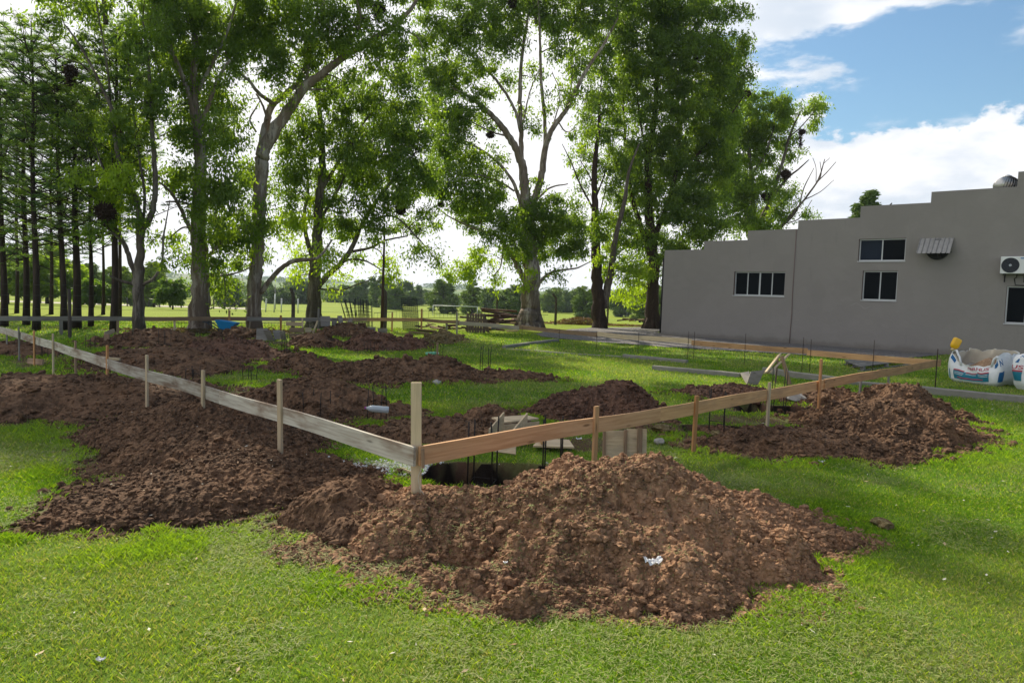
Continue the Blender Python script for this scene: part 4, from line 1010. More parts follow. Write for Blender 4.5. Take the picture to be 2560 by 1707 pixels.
for s in (-.22, .22): f = MB(); f.tube([wbp(.62, s*.3, .2), wbp(.1, s, .22), wbp(-.5, s, .34), wbp(-.95, s*1.3, .60), wbp(-1.15, s*1.3, .62)], .02, 6); f.build('handle', m_plain('barrow_frame', (.03, .05, .07), .5, .3), g, smooth=True)
for s in (-.2, .2): f = MB(); f.tube([wbp(-.1, s, .24), wbp(-.18, s, 0), wbp(-.28, s, 0), wbp(-.38, s, .3)], .016, 6); f.build('leg', MATS['barrow_frame'], g)
f = MB(); f.lathe(wbp(.66, 0, .19), [(.05, -.05), (.18, -.045), (.19, -.02), (.19, .02), (.18, .045), (.05, .05)], 20, Matrix.Rotation(math.pi/2, 3, 'X')); f.build('wheel', m_plain('rubber', (.02, .02, .02), .8), g, smooth=True)

# ------------------------------------------------------------------ concrete kerbs
CONC = m_plain('concrete', (.215, .208, .185), .92, 0, .38, 5, .1, .8)
def kerb(lab, pts, w, h, z0=0, mt=CONC):
    P = [at(*p) for p in pts]; V = []; F = []; n = len(P); m_ = []
    xs = []
    for i in range(n-1):
        k = max(2, int((P[i+1]-P[i]).length/.25)); xs += [P[i].lerp(P[i+1], j/k) for j in range(k)]
    xs.append(P[-1])
    for i, p in enumerate(xs):
        t = (xs[min(i+1, len(xs)-1)]-xs[max(i-1, 0)]).normalized(); nr = Vector((-t.y, t.x, 0)); c = .018
        if nr.y < 0: nr = -nr
        jz = .010*(random.random()-.5); jw = .006*(random.random()-.5)
        for (o, z) in ((0, -.1), (0, h-c), (c, h), (w-c, h), (w, h-c), (w, -.1)): V.append(tuple(p+nr*(o+jw)+Vector((0, 0, z0+z+(jz if z > 0 else 0)))))
    m6 = len(xs)
    for i in range(m6-1):
        for k in range(5): F.append([i*6+k, (i+1)*6+k, (i+1)*6+k+1, i*6+k+1])
    f = MB(); f.add(V, [np.array(F), np.array([[5, 4, 3, 2, 1, 0]]), np.array([[(m6-1)*6+k for k in range(6)]])]); o = f.build('concrete_kerb', mt)
    return tag(o, lab, 'kerb', 'concrete kerbs lying in the lawn')
kerb('short raised kerb running back towards the gravel drive', [(1265, 872), (1330, 862), (1398, 854)], .14, .10)
kerb('thin kerb flush with the lawn, leading right from the corner', [(1264, 873), (1340, 878), (1450, 887), (1552, 893)], .12, .03, mt=m_plain('concrete_pale', (.26, .25, .20), .95, 0, .2, 6, .1, .6))
kerb('raised kerb continuing right and ending on the lawn', [(1556, 894), (1640, 902), (1715, 909)], .15, .10)
kerb('separate kerb left of the leaning boards', [(1630, 925), (1740, 934), (1848, 944)], .15, .11)
kerb('kerb behind the trestle running under the tan plank', [(1905, 933), (2000, 948), (2085, 959)], .16, .15)
kerb('short dark kerb between the stakes of the tan plank', [(2092, 960), (2160, 964), (2228, 969)], .14, .08)
kerb('long kerb at the right edge in front of the bags', [(2215, 973), (2330, 986), (2450, 998), (2600, 1012), (2720, 1023)], .17, .14)

# ------------------------------------------------------------------ big bags
BAG = mat('woven_bag', lambda t: bsdf(t, t.mix(t.noise(obj_co(t), 5, 4), (.62, .65, .68), (.78, .80, .82)), .55, 0, .3, bump(t, t.math('ADD', t.noise(t.mapping(obj_co(t), (1, 1, .3)), 7, 4), t.math('MULTIPLY', t.noise(obj_co(t), 2.5, 3), 2)), .8, .03)))
BBLUE = m_plain('print_blue', (.010, .11, .30), .6, 0, .15, 5); BTEAL = m_plain('print_teal', (.012, .17, .26), .6, 0, .15, 5); BRED = m_plain('print_red', (.40, .06, .09), .6, 0, .15, 5); PWHT = m_plain('print_white', (.5, .58, .64), .6)
SAND = m_soil('sand', (.32, .22, .14), (.24, .15, .095), (.38, .27, .18)); LINER = m_plain('bag_lining', (.50, .46, .38), .7, 0, .15, 4)
ba = at(2372, 953); bb_ = at(2488, 967); bl = (bb_-ba).length; ex_ = (bb_-ba).normalized(); ey_ = Vector((-ex_.y, ex_.x, 0))
if ey_.y < 0: ey_ = -ey_
Wb, Db = bl+.06, .95
def prism_shell(fn, nu, nz):
    V = []; F = []
    for j in range(nz+1):
        for i in range(nu): V.append(tuple(fn(i/nu, j/nz)))
    for j in range(nz):
        for i in range(nu): k = (i+1) % nu; F.append([j*nu+i, j*nu+k, (j+1)*nu+k, (j+1)*nu+i])
    return V, np.array(F)
def sq(u, w, d):
    """point on a rounded rectangle outline, u 0..1 from the front left corner anticlockwise"""
    a = (u*4) % 4; k = int(a); s = a-k; P = [(-w, -d), (w, -d), (w, d), (-w, d)]; p, q = P[k], P[(k+1) % 4]
    x_, y_ = p[0]+(q[0]-p[0])*s, p[1]+(q[1]-p[1])*s; e = 1-.07*(1-min(1, 8*min(s, 1-s)))**2
    return x_*e, y_*e
RIMA = [0, .15, .5, .8, .95, 1.05, 1.25, 1.6, 2.0, 2.4, 2.8, 3.0, 3.4, 3.8, 3.92, 4]
RIMZ = [.70, .50, .42, .47, .54, .72, .80, .72, .78, .84, .76, .80, .72, .78, .84, .70]
def bag_rim(u):
    a = (u*4) % 4; return float(np.interp(a, RIMA, RIMZ))+.012*math.sin(u*61)+.010*math.sin(u*133)
BC = (ba+bb_)/2+ey_*Db/2
def bag_fn(u, v, inset=0.0):
    x_, y_ = sq(u, Wb/2, Db/2); rim = bag_rim(u); bul = 1+.06*math.sin(min(1, v*1.1)*math.pi)-.05*max(0, v-.75)-.12*max(0, .12-v)/.12
    w_ = .025*math.sin(u*40+v*6)*v+.02*math.sin(u*90)*max(0, v-.5)
    return BC+ex_*(x_*(bul-inset)+w_)+ey_*(y_*(bul-inset)+w_)+Vector((0, 0, .0+rim*v))
bag = thing('bulk_bag', (BC.x, BC.y, 0), 'open white bulk bag half full of sand with sagging rim', 'bulk bag', 'white bulk bags by the wall')
V, F = prism_shell(lambda u, v: bag_fn(u, v), 120, 14); f = MB(); f.add(V, F); f.add([tuple(BC+ex_*x_+ey_*y_+Vector((0, 0, .005))) for x_, y_ in [sq(k/24, Wb/2*.9, Db/2*.9) for k in range(24)]], np.array([list(range(24))])); f.build('bag_wall', BAG, bag, smooth=True)
V, F = prism_shell(lambda u, v: bag_fn(u, .995-.45*v, .05), 120, 6); f = MB(); f.add(V, F); f.build('lining', LINER, bag, smooth=True)
xs = np.linspace(-1, 1, 30); V = []; 
for j in xs:
    for i in xs: V.append(tuple(BC+ex_*(i*Wb/2*.97)+ey_*(j*Db/2*.97)+Vector((0, 0, .34+.26*math.exp(-(((i-.1)/.6)**2+((j-.35)/.5)**2))+.03*float(fbm(np.array(i), np.array(j), 4))))))
f = MB(); f.add(V, np.array([[j*30+i, j*30+i+1, (j+1)*30+i+1, (j+1)*30+i] for j in range(29) for i in range(29)])); f.build('sand_fill', SAND, bag, smooth=True)
for k, (u0, u1, hh_) in enumerate(((.985, .06, .0), (.21, .27, .0))):
    f = MB(); p = bag_fn(u0, 1.0); q = bag_fn(u1, .98); m_ = (p+q)/2+Vector((0, 0, .04+.02*k)); Vv = []
    pts = [p+Vector((0, 0, -.05)), p.lerp(m_, .6)+Vector((0, 0, .04)), m_, q.lerp(m_, .6)+Vector((0, 0, .02)), q+Vector((0, 0, -.06))]
    f.tube(pts, [.03, .026, .026, .026, .03], 6); f.build('lifting_loop', BAG, bag, smooth=True)
# printed panel on the sagging front, following the cloth
def print_patch(fn, u0, u1, v0, v1, off, mt, parent, name='print', skew=0.0, nu=14, nv=4):
    V = []
    for j in range(nv+1):
        for i in range(nu+1):
            u = u0+(u1-u0)*i/nu; v = v0+(v1-v0)*j/nv+skew*math.sin(i/nu*math.pi); p = fn(u, v); e = fn(u+.003, v)-fn(u-.003, v); g2 = fn(u, v+.01)-fn(u, v-.01); n = e.cross(g2).normalized()
            V.append(tuple(p+n*off))
    f = MB(); f.add(V, np.array([[j*(nu+1)+i, j*(nu+1)+i+1, (j+1)*(nu+1)+i+1, (j+1)*(nu+1)+i] for j in range(nv) for i in range(nu)])); return f.build(name, mt, parent)
def text_on(fn, txt, u0, u1, v0, v1, off, mt, parent):
    """lettering laid over the cloth"""
    cu = bpy.data.curves.new('t', 'FONT'); cu.body = txt; cu.size = 1; cu.offset = .015; to = bpy.data.objects.new('t', cu); COL.objects.link(to)
    dg = bpy.context.evaluated_depsgraph_get(); me0 = to.evaluated_get(dg).to_mesh(); vs = [v.co.copy() for v in me0.vertices]; fs = [list(p.vertices) for p in me0.polygons]; to.to_mesh_clear() if hasattr(to, 'to_mesh_clear') else None
    bpy.data.objects.remove(to)
    x0, x1 = min(v.x for v in vs), max(v.x for v in vs); y0, y1 = min(v.y for v in vs), max(v.y for v in vs); V = []
    for v in vs:
        u = u0+(u1-u0)*(v.x-x0)/(x1-x0); w = v0+(v1-v0)*(v.y-y0)/(y1-y0); p = fn(u, w); e = fn(u+.003, w)-fn(u-.003, w); g2 = fn(u, w+.01)-fn(u, w-.01); V.append(tuple(p+e.cross(g2).normalized()*off))
    by = {}
    for q in fs: by.setdefault(len(q), []).append(q)
    f = MB(); f.add(V, [np.array(q) for q in by.values()]); o_ = parent; return f.build('lettering', mt, parent)
print_patch(bag_fn, .040, .210, .20, .62, .006, BTEAL, bag, 'blue_print', -.03)
print_patch(bag_fn, .040, .085, .60, .66, .009, BRED, bag, 'red_stripe'); print_patch(bag_fn, .095, .15, .54, .59, .010, BRED, bag, 'red_stripe'); print_patch(bag_fn, .155, .208, .60, .66, .010, BRED, bag, 'red_stripe')
for a_, b_, c_ in ((.045, .085, .50), (.095, .145, .47), (.155, .205, .52), (.045, .083, .42), (.155, .205, .44)): print_patch(bag_fn, a_, b_, c_, c_+.03, .0085, PWHT, bag, 'white_line')
print_patch(bag_fn, .06, .18, .27, .32, .010, BRED, bag, 'red_stripe', -.03)
text_on(bag_fn, 'NIRHUS', .10, .205, .74, .90, .008, BRED, bag)
text_on(bag_fn, 'N', .262, .29, .66, .86, .008, BBLUE, bag); print_patch(bag_fn, .258, .30, .15, .48, .006, BBLUE, bag, 'blue_print'); print_patch(bag_fn, .005, .018, .15, .5, .006, BTEAL, bag, 'blue_print'); print_patch(bag_fn, .225, .249, .80, .97, .006, BBLUE, bag, 'blue_print'); print_patch(bag_fn, .005, .03, .85, .97, .006, BBLUE, bag, 'blue_print')
# second bag, closed and full
b2 = at(2532, 972); B2 = b2+ex_*.50+ey_*.48; W2, D2, H2 = 1.0, .95, .92
def bag2_fn(u, v):
    x_, y_ = sq(u, W2/2, D2/2); bul = 1+.12*math.sin(min(1, v*1.05)*math.pi)-.10*max(0, .12-v)/.12; s = 1-.55*sstep(np.array(v), .80, 1.0)*.9
    w_ = .015*math.sin(u*50+v*8); z = H2*(v-.10*max(0, v-.8)); k = bul*float(s)
    return B2+ex_*(x_*k+w_)+ey_*(y_*k+w_)+Vector((0, 0, z))
bag = thing('bulk_bag', (B2.x, B2.y, 0), 'full closed white bulk bag cut by the right edge of the photo', 'bulk bag', 'white bulk bags by the wall')
V, F = prism_shell(bag2_fn, 100, 18); f = MB(); f.add(V, F); n0 = len(V); f.add([tuple(bag2_fn(k/24, 1.0)) for k in range(24)], np.array([list(range(24))])); f.build('bag_wall', BAG, bag, smooth=True)
text_on(bag2_fn, 'N', .015, .095, .66, .90, .007, BBLUE, bag); text_on(bag2_fn, 'E', .13, .19, .64, .86, .007, BBLUE, bag); text_on(bag2_fn, 'US', .004, .055, .50, .60, .007, BRED, bag)
print_patch(bag2_fn, .0, .055, .22, .44, .006, BTEAL, bag, 'blue_print'); print_patch(bag2_fn, .0, .055, .44, .48, .006, BRED, bag, 'red_stripe'); print_patch(bag2_fn, .11, .23, .14, .44, .006, BBLUE, bag, 'blue_print'); print_patch(bag2_fn, .11, .23, .44, .48, .007, BRED, bag, 'red_stripe')
for u_, lx, top_ in ((.04, -.10, .42), (.21, .06, .16)):
    p = bag2_fn(u_, .97)+ey_*.12; f = MB(); f.tube([p+Vector((0, 0, -.08)), p+Vector((lx*.4, 0, .12)), p+Vector((lx, 0, top_)), p+Vector((lx+.02, .03, top_+.01)), p+Vector((lx*.4+.05, .04, .12)), p+Vector((.08, .04, -.08))], .025, 6); f.build('lifting_loop', BAG, bag, smooth=True)
    f = MB(); f.tube([p+Vector((-.03, -.03, -.02)), p+Vector((.05, -.05, .0)), p+Vector((.10, .0, -.01))], .028, 6); f.build('tie', TANW, bag, smooth=True)
# yellow jug upside down on the bag corner
p = bag_fn(.985, 1.0); YEL = m_plain('yellow_plastic', (.78, .44, .01), .35, 0, .08, 5, .5)
zt = z_at(p, 844); zb_ = z_at(p, 874); Ljug = (zt-zb_)*.92; jw = Ljug*.72
R = Matrix.Rotation(math.radians(24), 3, 'Y'); c = Vector((p.x+.02, p.y, (zt+zb_)/2+.0))
g = thing('plastic_jug', (c.x, c.y, zb_), 'yellow plastic jug turned upside down on the corner of the open bag', 'jug')
f = MB(); V = []; nn = 28; prof = [(.25, -.5), (.55, -.46), (.85, -.34), (.98, -.2), (1, 0), (1, .3), (.96, .44), (.8, .5)]
for r_, z_ in prof:
    for i in range(nn):
        a = i*2*math.pi/nn; ca, sa = math.cos(a), math.sin(a); e = .5
        V.append(tuple(c+R @ Vector((math.copysign(abs(ca)**e, ca)*jw/2*r_, math.copysign(abs(sa)**e, sa)*jw*.32*r_, z_*Ljug))))
F = [[j*nn+i, j*nn+(i+1) % nn, (j+1)*nn+(i+1) % nn, (j+1)*nn+i] for j in range(len(prof)-1) for i in range(nn)]
f.add(V, [np.array(F), np.array([[i for i in range(nn)][::-1]]), np.array([[(len(prof)-1)*nn+i for i in range(nn)]])]); f.build('body', YEL, g, smooth=True)
f = MB(); f.tube([c+R @ Vector((0, 0, -Ljug*.48)), c+R @ Vector((-.01, 0, -Ljug*.66))], .035, 12); f.build('neck', m_plain('yellow_neck', (.62, .50, .30), .4), g, smooth=True)

# ------------------------------------------------------------------ litter and stones
def tumbled(name, lab, cat, px, py, r, mt, z=None, flat=.7, jit=.2, grp=None):
    p = at(px, py); zz = 0
    for i in range(len(HEAPS)):
        h_, ff = heap_z(i, np.array([p.x]), np.array([p.y])); zz = max(zz, float(h_[0]) if ff[0] > 0 else 0)
    if z is not None: zz = z
    # slide the point forward along the view ray so it sits on the surface at that height
    if zz > .02:
        q = at_z(px, py, zz); p = Vector((q.x, q.y, zz))
    V, F = lumps(np.array([[0, 0, r*.4]]), np.array([r]), ICO2_V, ICO2_F, jit, flat); f = MB(); f.add(V+np.array([p.x, p.y, zz]), F); o = f.build(name, mt, None, p); return tag(o, lab, cat, grp)
STONE = m_plain('stone', (.30, .29, .27), .9, 0, .25, 20, .1, .5); FOIL = m_plain('crumpled_wrap', (.62, .63, .66), .3, .1, .25, 30, .6, .8)
def wad(lab, px, py, zz, r):
    q = at_z(px, py, zz); V = []; F = []; n = 9
    for j in range(n):
        for i in range(n):
            x_, y_ = (i/(n-1)-.5)*2*r, (j/(n-1)-.5)*2*r*.8; V.append((q.x+x_+random.uniform(-.1, .1)*r, q.y+y_+random.uniform(-.1, .1)*r, zz+.02+r*(.5*random.random()+.4*abs(x_/r)**1.5)))
    for j in range(n-1):
        for i in range(n-1): F.append([j*n+i, j*n+i+1, (j+1)*n+i+1, (j+1)*n+i])
    f = MB(); f.add(V, np.array(F)); return tag(f.build('plastic_wrap', FOIL), lab, 'litter', 'bits of litter')
wad('crumpled clear plastic wrap on the front slope of the biggest heap', 1632, 1418, .19, .052)
wad('tiny scrap of white paper on the biggest heap, left of the wrap', 1263, 1415, .14, .014)
wad('white scrap of paper on the grass right of the biggest heap', 2054, 1160, .0, .03)
wad('small white paper crumb on the foreground lawn at lower left', 253, 1660, .0, .018)
wad('white scrap on the lawn behind the tan plank near the front pit', 1447, 1103, .02, .035)
tumbled('stone', 'light grey stone lying beside the worn patch behind the orange stake', 'stone', 1648, 1110, .075, STONE, 0, .6, .12, 'loose stones and clods')
tumbled('stone', 'pale rough lump of lime in the pit edge behind the pale stake', 'stone', 1988, 1000, .15, STONE, .05, .6, .3, 'loose stones and clods')
tumbled('sod_clump', 'round tuft of dry sod on the grass at the right tip of the biggest heap', 'sod', 2205, 1318, .085, SOD, 0, .75, .25, 'loose stones and clods')
tumbled('sod_clump', 'dry sod clump on the worn ground by the right pit, nearer one', 'sod', 1790, 1092, .10, SOD, 0, .6, .3, 'loose stones and clods')
tumbled('sod_clump', 'dry sod clump left of the orange stake behind the front heap', 'sod', 1655, 1082, .14, SOD, 0, .6, .35, 'loose stones and clods')
tumbled('sod_clump', 'large split clod on the face of the biggest heap near its centre', 'clod', 1485, 1350, .045, SOIL, .27, .8, .3, 'loose stones and clods')
tumbled('stone', 'roundish pale stone at the foot of the central ridge', 'stone', 1092, 962, .09, STONE, 0, .7, .2, 'loose stones and clods')
# crushed white stone by the corner post
n = 2600; c1 = at(1130, 1180); c2 = at(1010, 1170); c3 = at(1445, 1165); xs_, ys_ = [], []
for c, k, sx_, sy_ in ((c1, 1300, .42, .13), (c2, 700, .2, .12), (c3, 350, .13, .07), (at(660, 1075), 300, .16, .12)): xs_.append(c.x+RNG.normal(size=k)*sx_); ys_.append(c.y+RNG.normal(size=k)*sy_)
xs_ = np.concatenate(xs_); ys_ = np.concatenate(ys_); zz = np.zeros(len(xs_))
for i in (0, 1, 4): h_, ff = heap_z(i, xs_, ys_); zz = np.where((ff > 0), np.maximum(zz, h_), zz)
V, F = lumps(np.stack([xs_, ys_, zz+.008], 1), .006+.012*RNG.random(len(xs_)), ICO_V, ICO_F, .3, .8); ok = np.repeat((pit_r(xs_, ys_) > 1.0), len(ICO_V))
f = MB(); f.add(V, F[ok[F[:, 0]]]); o = f.build('crushed_stone', m_plain('white_stone', (.50, .52, .54), .9, 0, .2, 30)); tag(o, 'white crushed stone spilled round the corner post', 'gravel', kind='stuff')
def bottle(lab, px, py, z, L, r, mt, capm, az_):
    q = at_z(px, py, z); d = Vector((math.cos(az_), math.sin(az_), .08)).normalized(); M_ = frame((0, 0, 1) if False else Vector((-d.y, d.x, 0)), d); g = thing('plastic_bottle', q, lab, 'bottle', 'plastic bottles left on the site')
    f = MB(); f.lathe(q, [(r*.8, -L/2), (r, -L*.46), (r*.94, -L*.2), (r, -.02), (r*.94, L*.12), (r, L*.2), (r*.7, L*.36), (r*.32, L*.44), (r*.32, L*.48)], 18, M_); f.build('body', mt, g, smooth=True)
    f = MB(); f.lathe(q+d*L*.48, [(r*.38, 0), (r*.38, L*.06)], 12, M_); f.build('cap', capm, g); return g
PET = mat('clear_plastic', lambda t: bsdf(t, (.50, .56, .60), .12, 0, .6, None, Alpha=.75)); GRN = m_plain('green_plastic', (.12, .38, .24), .3, 0, .1, 5, .5)
bottle('clear plastic bottle with a purple cap lying on the heap', 943, 1022, .22, .30, .045, PET, m_plain('purple_cap', (.3, .05, .25), .5), 3.3)
bottle('green plastic bottle lying on the central lawn', 1080, 884, .05, .36, .055, GRN, PWHT, .25)

# ------------------------------------------------------------------ fence posts, lamp post, goals, poles
POSTC = m_plain('old_post', (.085, .072, .062), .95, 0, .35, 10, .1, .8)
def post(lab, px, yb, yt, w, bend=0.0, name='fence_post', grp='old fence posts', D=None, mt=POSTC):
    p = at(px, yb); 
    zt = z_at(p, yt); k = zt*.86; f = MB()
    f.tube([(p.x, p.y, p.z-.2), (p.x+.01, p.y, p.z+.9), (p.x+.0, p.y, k), (p.x+bend, p.y, zt)], [w*.52, w*.5, w*.47, w*.42], 7, jit=.12); return tag(f.build(name, mt, None, p), lab, 'fence post', grp)
post('old post with a slanted top between the second and third big trunks', 732, 826, 720, .15, -.12)
post('leaning dark post right behind the lamp post', 962, 824, 716, .17, -.22)
post('bent post with leafy twigs left of the central tree', 1241, 808, 735, .13, -.22)
post('bent grey post right of the central tree', 1388, 812, 735, .17, -.24)
post('bent post just right of the twin-trunk tree', 1518, 812, 745, .14, -.18)
post('slim dark post among the pines at the left', 174, 845, 722, .11, 0)
# wires of the field fence
FP = [at(x_, y_) for x_, y_ in ((-200, 832), (174, 830), (732, 826), (962, 824), (1241, 808), (1388, 812), (1518, 812), (1720, 812))]
g = thing('wire_fence', FP[4], 'thin wires strung between the old posts along the field', 'fence'); WIRE = m_plain('fence_wire', (.10, .10, .10), .5, .5)
for zz in (.35, .8, 1.25, 1.6):
    f = MB(); pts = []
    for i in range(len(FP)-1):
        for k in range(4): p = FP[i].lerp(FP[i+1], k/4); pts.append(p+Vector((0, 0, zz-.04*math.sin(k/4*math.pi))))
    f.tube(pts, .004, 4); f.build('wire', WIRE, g)
p = at(954, 826); zt = z_at(p, 558); zl = z_at(p, 573); lean = at_y(962, 560, p.y).x-p.x; RUST = m_plain('rusty_pole', (.075, .045, .035), .8, .3, .4, 10)
g = thing('lamp_post', p, 'thin rusty pole with a square floodlight among the branches', 'lamp post'); f = MB(); f.tube([(p.x-.0, p.y, p.z-.2), (p.x+lean*.5, p.y, zt*.5), (p.x+lean, p.y, zt)], [.07, .06, .035], 8); f.build('pole', RUST, g, smooth=True)
f = MB(); f.box((p.x+lean+.1, p.y-.12, zl-.12), (.38, .12, .28), Matrix.Rotation(.35, 3, 'X'), bev=.02); f.build('floodlight', m_plain('lamp_grey', (.42, .42, .40), .5), g)
f = MB(); f.box((p.x+lean+.1, p.y-.185, zl-.135), (.30, .01, .2), Matrix.Rotation(.35, 3, 'X')); f.build('lens', m_plain('lens', (.55, .55, .5), .3), g)
WHT = m_plain('white_paint', (.62, .64, .64), .5, 0, .06, 2)
def goal(lab, pl, pr, yb, yt, D, dep=1.6):
    a = at_y(pl, yb, D); b = at_y(pr, yb, D+.8); a.z = b.z = float(terrain(a.x, a.y)); h = z_at(a, yt)-a.z; g = thing('football_goal', a, lab, 'goal', 'white football goals on the field')
    for p in (a, b): f = MB(); f.tube([p, p+Vector((0, 0, h))], .06, 8); f.build('post', WHT, g, smooth=True)
    f = MB(); f.tube([a+Vector((-.05, 0, h)), b+Vector((.05, 0, h))], .06, 8); f.build('crossbar', WHT, g, smooth=True); bk = Vector((.6, dep, 0))
    f = MB()
    for p in (a, b): f.tube([p+Vector((0, 0, h)), p+bk*.5+Vector((0, 0, h*.97)), p+bk], .025, 6)
    f.tube([a+bk, b+bk], .025, 6); f.build('net_frame', WHT, g)
    return g
goal('large white football goal right of the upright mesh', 1082, 1193, 793, 763.5, 122)
goal('small white goal in the far distance between the trunks', 808, 840, 768, 758, 230, 3)
goal('tiny white goal on the far side of the field, higher one', 802, 822, 766, 753.5, 250, 3)
for i, (px, yb, yt, lean, lab) in enumerate([(664, 785, 746, 2, 'leaning white pole on the field, leftmost of four'), (685, 786, 735, 3, 'tallest white pole on the field'), (703, 782, 746, 1, 'thin white pole third from the left'), (745, 782, 747, 0, 'white pole rightmost of four, beside the old post')]):
    p = at_y(px, yb, 62); p.z = float(terrain(p.x, p.y)); q = at_y(px+lean, yt, 62); f = MB(); f.tube([p, q], .06, 6); tag(f.build('white_pole', WHT, None, p, smooth=True), lab, 'pole', 'white poles on the field')
for px, yb, yt, lab in ((312, 768, 742, 'distant thin white pole left of the first big trunk'), (688, 770, 712, 'distant utility pole against the far trees')):
    p = at_y(px, yb, 140); p.z = float(terrain(p.x, p.y)); q = at_y(px, yt, 140); f = MB(); f.tube([p, q], .09, 6); tag(f.build('utility_pole', m_plain('pole_grey', (.22, .21, .2), .8), None, p, smooth=True), lab, 'pole')
# far road and its low post fence at the left
f = MB(); A_ = [at_y(px, 700, 118+max(0, (px-300))*.02) for px in (-400, 0, 300, 600, 640)]; V = []
for p in A_: z = float(terrain(p.x, p.y))+.05; V += [(p.x, p.y, z), (p.x, p.y+5, z+.05)]
f.add(V, np.array([[2*i, 2*i+2, 2*i+3, 2*i+1] for i in range(len(A_)-1)])); tag(f.build('road', m_plain('road_pale', (.36, .33, .29), .95, 0, .1, .3)), kind='structure')
g = thing('post_and_wire_fence', A_[2], 'low line of posts and wire beside the far road', 'fence')
for k in range(26):
    px = -60+k*27; p = at_y(px, 765, 108); p.z = float(terrain(p.x, p.y)); f = MB(); f.tube([p, p+Vector((0, 0, 1.5))], .10, 5); f.build('post', POSTC, g)
f = MB()
for zz in (.5, 1.0, 1.4): f.tube([(at_y(px, 765, 108).x, 108, float(terrain(0, np.array(108.)))+zz) for px in (-60, 200, 450, 615)], .02, 4)
f.build('wires', WIRE, g)
# ------------------------------------------------------------------ trees
def m_bark(name, pale, brown, dark, amt=.5, fib=1.0):
    def f(t):
        co = obj_co(t); n = t.noise(t.mapping(co, (2.2, 2.2, .45)), 1.5, 6, .62, .4); st = t.noise(t.mapping(co, (9, 9, .8)), 1.6, 5, .65)
        c = t.mix(t.smooth(n, .50-amt*.22, .66-amt*.22), pale, brown); c = t.mix(t.math('MULTIPLY', t.smooth(st, .52, .66), .75), c, dark)
        s = t.node('ShaderNodeSeparateXYZ'); t.l.new(co, s.inputs[0]); low = t.math('MULTIPLY', t.smooth(s.outputs[2], 3.4, .2), .55)
        c = t.mix(t.math('MULTIPLY', low, t.smooth(n, .35, .55)), c, dark)
        return bsdf(t, c, .9, 0, .15, bump(t, t.math('ADD', st, t.math('MULTIPLY', n, .8)), .8*fib, .05))
    return mat(name, f)
BK_PALE = m_bark('bark_pale', (.36, .32, .28), (.20, .155, .12), (.060, .045, .036), .5)
BK_GREY = m_bark('bark_grey', (.20, .175, .155), (.11, .09, .075), (.035, .028, .024), .6)
BK_RED = m_bark('bark_red', (.085, .062, .050), (.058, .038, .029), (.022, .016, .013), .8)
BK_DARK = m_bark('bark_dark', (.060, .045, .038), (.042, .032, .027), (.018, .014, .012), .7)
BK_PINE = m_bark('bark_pine', (.065, .047, .040), (.045, .033, .028), (.020, .015, .013), .7)
TWIG = m_plain('twig', (.075, .058, .045), .9, 0, .3, 3, .1)
LEAF = m_tone('leaf', .50, .54, .35, 1.25)
GRN_D = np.array([.066, .120, .026]); GRN_M = np.array([.132, .206, .025]); GRN_Y = np.array([.24, .33, .022]); GRN_S = np.array([.095, .145, .055])
LEAFF = m_tone('leaf_far', .7, .18, .2, 1.0)
def leaves(P, size, tone, droop=.75, wr=.27, sj=.35, bright=0.0):
    """drooping lance leaves at points P; two triangles folded along the midrib"""
    n = len(P); L = size*(1+sj*(RNG.random(n)*2-1)); w = L*wr
    a = RNG.random(n)*6.283; dz = -droop+(RNG.random(n)-.5)*1.1; h = np.sqrt(np.clip(1-np.clip(dz, -1, 1)**2, .05, 1))
    d = np.stack([np.cos(a)*h, np.sin(a)*h, dz], 1); d /= np.linalg.norm(d, axis=1)[:, None]
    r = RNG.normal(size=(n, 3)); s = np.cross(d, r); s /= np.linalg.norm(s, axis=1)[:, None]+1e-9
    a0 = P; a1 = P+d*L[:, None]*.45+s*w[:, None]*.5; a2 = P+d*L[:, None]; a3 = P+d*L[:, None]*.45-s*w[:, None]*.5
    V = np.stack([a0, a1, a2, a3], 1).reshape(-1, 3); i = np.arange(n)*4; F = np.stack([i, i+1, i+2, i+3], 1)
    return V, F, np.repeat(tone, 4, 0)
def smooth_path(P, k=5):
    """Catmull-Rom resample with a little wander; P rows x,y,z,r"""
    P = np.array(P, float); Q = []
    if len(P) < 3: P = np.array([P[0]+(P[-1]-P[0])*t for t in (0, .5, 1)])
    E = np.vstack([2*P[0]-P[1], P, 2*P[-1]-P[-2]])
    for i in range(1, len(E)-2):
        for j in range(k):
            t = j/k; Q.append(.5*((2*E[i])+(-E[i-1]+E[i+1])*t+(2*E[i-1]-5*E[i]+4*E[i+1]-E[i+2])*t*t+(-E[i-1]+3*E[i]-3*E[i+1]+E[i+2])*t**3))
    Q.append(P[-1]); Q = np.array(Q); Q[:, 3] = np.maximum(Q[:, 3], .006); return Q
